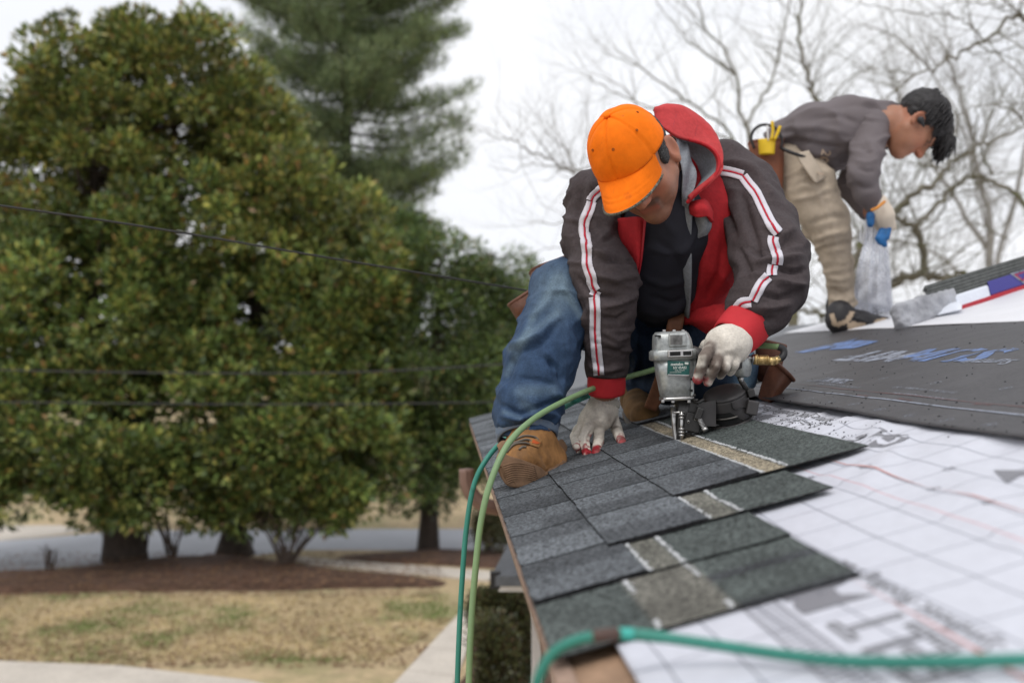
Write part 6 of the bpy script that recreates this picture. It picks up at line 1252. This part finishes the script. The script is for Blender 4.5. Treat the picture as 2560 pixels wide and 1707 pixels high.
# ================================================================ bare trees
def baretree(label, base, main, seed, m, dens=1., tw=1.0, Dv=None, trunk=None, lev=3):
    t = thing('bare_tree', label, 'tree', base, 'bare winter trees'); rs = random.Random(seed); big = []; fine = []
    def grow(p, d, L_, r, lv):
        n = 6; pts = [p]; q = p; dd = d
        for i in range(n): dd = norm(dd+V(rs.gauss(0, .16), rs.gauss(0, .16), rs.gauss(.05, .13))); q = q+dd*L_/n; pts.append(q)
        (big if lv <= 1 else fine).append(tubegeo(np.array(pts), np.linspace(r, r*.35, n+1), 6 if lv <= 1 else 4))
        if lv >= lev: return
        for _ in range(int((6 if lv < 2 else 5)*dens+rs.random())):
            k = rs.randrange(1, n+1); o_ = norm(V(rs.gauss(0, 1), rs.gauss(0, 1), rs.gauss(.3, .7))); grow(pts[k], norm(dd*.8+o_*.8), L_*rs.uniform(.35, .7), r*.5*(1-.08*k), lv+1)
    for pts, rad in main:
        D_ = pts[0][2]; c = crom(np.array([P(*q) for q in pts]), 6*len(pts)); r_ = np.interp(np.linspace(0, 1, len(c)), np.linspace(0, 1, len(rad)), rad)*.58; 
        jit = np.array([[rs.gauss(0, .03), rs.gauss(0, .05), rs.gauss(0, .03)] for _ in c])*min(1, r_.mean()*12+.3); c = c+jit
        big.append(tubegeo(c, r_, 8)); Ls = np.linalg.norm(np.diff(c, axis=0), axis=1).sum()
        for _ in range(int(Ls*7.5*dens)):
            k = rs.randrange(2, len(c)); dd = norm(c[k]-c[k-1]); o_ = norm(V(rs.gauss(0, 1), rs.gauss(0, .8), rs.gauss(.35, .8))); grow(c[k], norm(dd*.5+o_), rs.uniform(.5, 1.6)*tw, min(.0085, r_[k]*.45), 1)
    v, f = merge(big); o = raw('trunk', v, f, m, t, True)
    if fine: v, f = merge(fine); stuff(fastmesh('twigs', v, f, m, o))
    return t
baretree('mossy bare oak with twisting limbs behind the bending man', P(2140, 2000, 12)*V(1, 1, 0), [
  ([(2085, 1600, 12), (2110, 900, 12), (2128, 690, 12), (2160, 600, 12), (2188, 560, 12), (2240, 525, 12), (2300, 480, 12), (2380, 410, 12.2), (2480, 350, 12.4), (2600, 300, 12.6)], [.20, .14, .10, .085, .075, .07, .06, .045, .03, .02]),
  ([(2130, 780, 12), (2180, 735, 12), (2220, 715, 12), (2265, 694, 12), (2310, 684, 12), (2360, 692, 12), (2420, 690, 12)], [.10, .095, .09, .085, .08, .07, .06]),
  ([(2312, 682, 12), (2309, 625, 12), (2296, 590, 12), (2268, 556, 12), (2232, 530, 12), (2180, 470, 12.2), (2130, 430, 12.4), (2080, 440, 12.6)], [.075, .07, .065, .055, .045, .03, .02, .012]),
  ([(2290, 575, 12), (2336, 512, 12), (2400, 455, 12), (2440, 440, 12), (2520, 470, 12), (2600, 560, 12)], [.055, .045, .035, .035, .045, .06]),
  ([(1990, 700, 12), (1985, 620, 12), (1992, 560, 12), (2010, 500, 12)], [.035, .03, .02, .01]),
  ([(2126, 800, 12), (2060, 790, 12), (2010, 775, 12), (1950, 790, 12)], [.07, .05, .035, .02]),
  ([(2480, 440, 12), (2440, 340, 12), (2450, 240, 12)], [.03, .02, .01]), ([(2200, 560, 12), (2120, 600, 12), (2040, 560, 12)], [.03, .02, .01]), ([(2400, 450, 12), (2330, 560, 12.2), (2240, 600, 12.4)], [.025, .02, .01]), ([(2520, 600, 12), (2440, 560, 12.2), (2340, 600, 12.4)], [.02, .015, .01])], 61, M_bark2, .75)
baretree('tall bare tree with a dark upright leader rising over the two men', P(1900, 1800, 16)*V(1, 1, 0), [
  ([(1950, 1500, 16), (1990, 700, 16), (2060, 330, 16), (2034, 240, 16), (2012, 180, 16), (2003, 100, 16), (2002, 0, 16), (2010, -160, 16)], [.2, .14, .06, .052, .048, .042, .036, .02]),
  ([(1930, 800, 16), (1900, 500, 16), (1860, 300, 16), (1830, 160, 16), (1760, 60, 16), (1740, -60, 16)], [.14, .09, .05, .035, .025, .015]),
  ([(1900, 520, 16), (1840, 350, 16), (1700, 240, 16), (1600, 170, 16), (1510, 130, 16)], [.06, .04, .03, .02, .01]),
  ([(1860, 320, 16), (1930, 200, 16), (1960, 80, 16), (1980, -50, 16)], [.04, .03, .02, .012]), ([(1850, 360, 16), (1700, 300, 16), (1560, 240, 16), (1470, 200, 16)], [.035, .025, .018, .01]),
  ([(2030, 300, 16), (2120, 200, 16), (2200, 170, 16), (2280, 190, 16)], [.03, .02, .015, .01]), ([(1830, 180, 16), (1700, 80, 16), (1620, -30, 16)], [.02, .015, .01]), ([(1880, 420, 16), (1760, 400, 16), (1640, 330, 16)], [.025, .018, .01])], 62, M_bark2, .62)
baretree('bare tree reaching in from the top right corner with a long slanting limb', P(3300, 1900, 10)*V(1, 1, 0), [
  ([(3000, 900, 10), (2760, 300, 10), (2560, 52, 10), (2470, 100, 10), (2400, 128, 10), (2310, 180, 10), (2240, 230, 10), (2180, 290, 10)], [.16, .09, .034, .028, .024, .019, .014, .006]),
  ([(2640, 100, 10), (2560, 45, 10), (2500, 20, 10), (2440, 8, 10), (2360, 12, 10)], [.03, .018, .014, .01, .005]), ([(2462, 102, 10), (2430, 70, 10), (2380, 40, 10), (2310, 34, 10), (2200, 20, 10), (2120, -10, 10)], [.016, .014, .012, .01, .008, .005]),
  ([(2400, 125, 10), (2430, 132, 10), (2500, 128, 10), (2570, 110, 10)], [.008, .008, .01, .012]), ([(2680, 420, 10), (2560, 300, 10), (2470, 260, 10), (2380, 300, 10)], [.04, .02, .012, .006])], 63, M_bark2, .7, .8)
baretree('pale grey bare tree with upturned twigs left of the orange cap', P(1900, 2000, 13)*V(1, 1, 0), [
  ([(1760, 1300, 13), (1640, 640, 13), (1500, 462, 13), (1430, 425, 13), (1370, 396, 13), (1300, 365, 13), (1240, 342, 13), (1192, 318, 13)], [.13, .07, .04, .032, .026, .02, .013, .005]),
  ([(1500, 470, 13), (1400, 420, 13), (1330, 410, 13), (1270, 425, 13), (1215, 415, 13)], [.02, .016, .013, .009, .004]), ([(1600, 600, 13), (1480, 500, 13.2), (1400, 340, 13.4), (1380, 260, 13.6)], [.04, .025, .015, .006]),
  ([(1620, 620, 13), (1480, 560, 13), (1380, 560, 13), (1290, 550, 13)], [.03, .02, .012, .005]), ([(1640, 640, 13), (1560, 640, 13), (1400, 620, 13), (1300, 640, 13)], [.03, .02, .01, .005]), ([(1660, 600, 13), (1600, 380, 13), (1580, 240, 13), (1480, 180, 13)], [.04, .025, .015, .006])], 64, M_bark3, .62, .75)
baretree('fine-twigged bare tree filling the sky at the right edge', P(2500, 1700, 22)*V(1, 1, 0), [
  ([(2480, 1400, 22), (2480, 700, 22), (2440, 400, 22), (2380, 180, 22), (2360, 20, 22)], [.25, .16, .09, .05, .02]), ([(2480, 720, 22), (2560, 400, 22), (2600, 150, 22)], [.12, .07, .03]), ([(2470, 620, 22), (2340, 420, 22), (2250, 250, 22), (2200, 120, 22)], [.09, .06, .04, .02]),
  ([(2480, 760, 22), (2350, 640, 22), (2200, 600, 22), (2080, 650, 22)], [.07, .05, .035, .02]), ([(2490, 820, 22), (2380, 760, 22), (2230, 770, 22), (2050, 800, 22)], [.07, .05, .035, .02]), ([(2460, 560, 22), (2400, 300, 22), (2280, 120, 22), (2160, 60, 22)], [.05, .04, .03, .02])], 65, M_bark3, .75, 1.5)
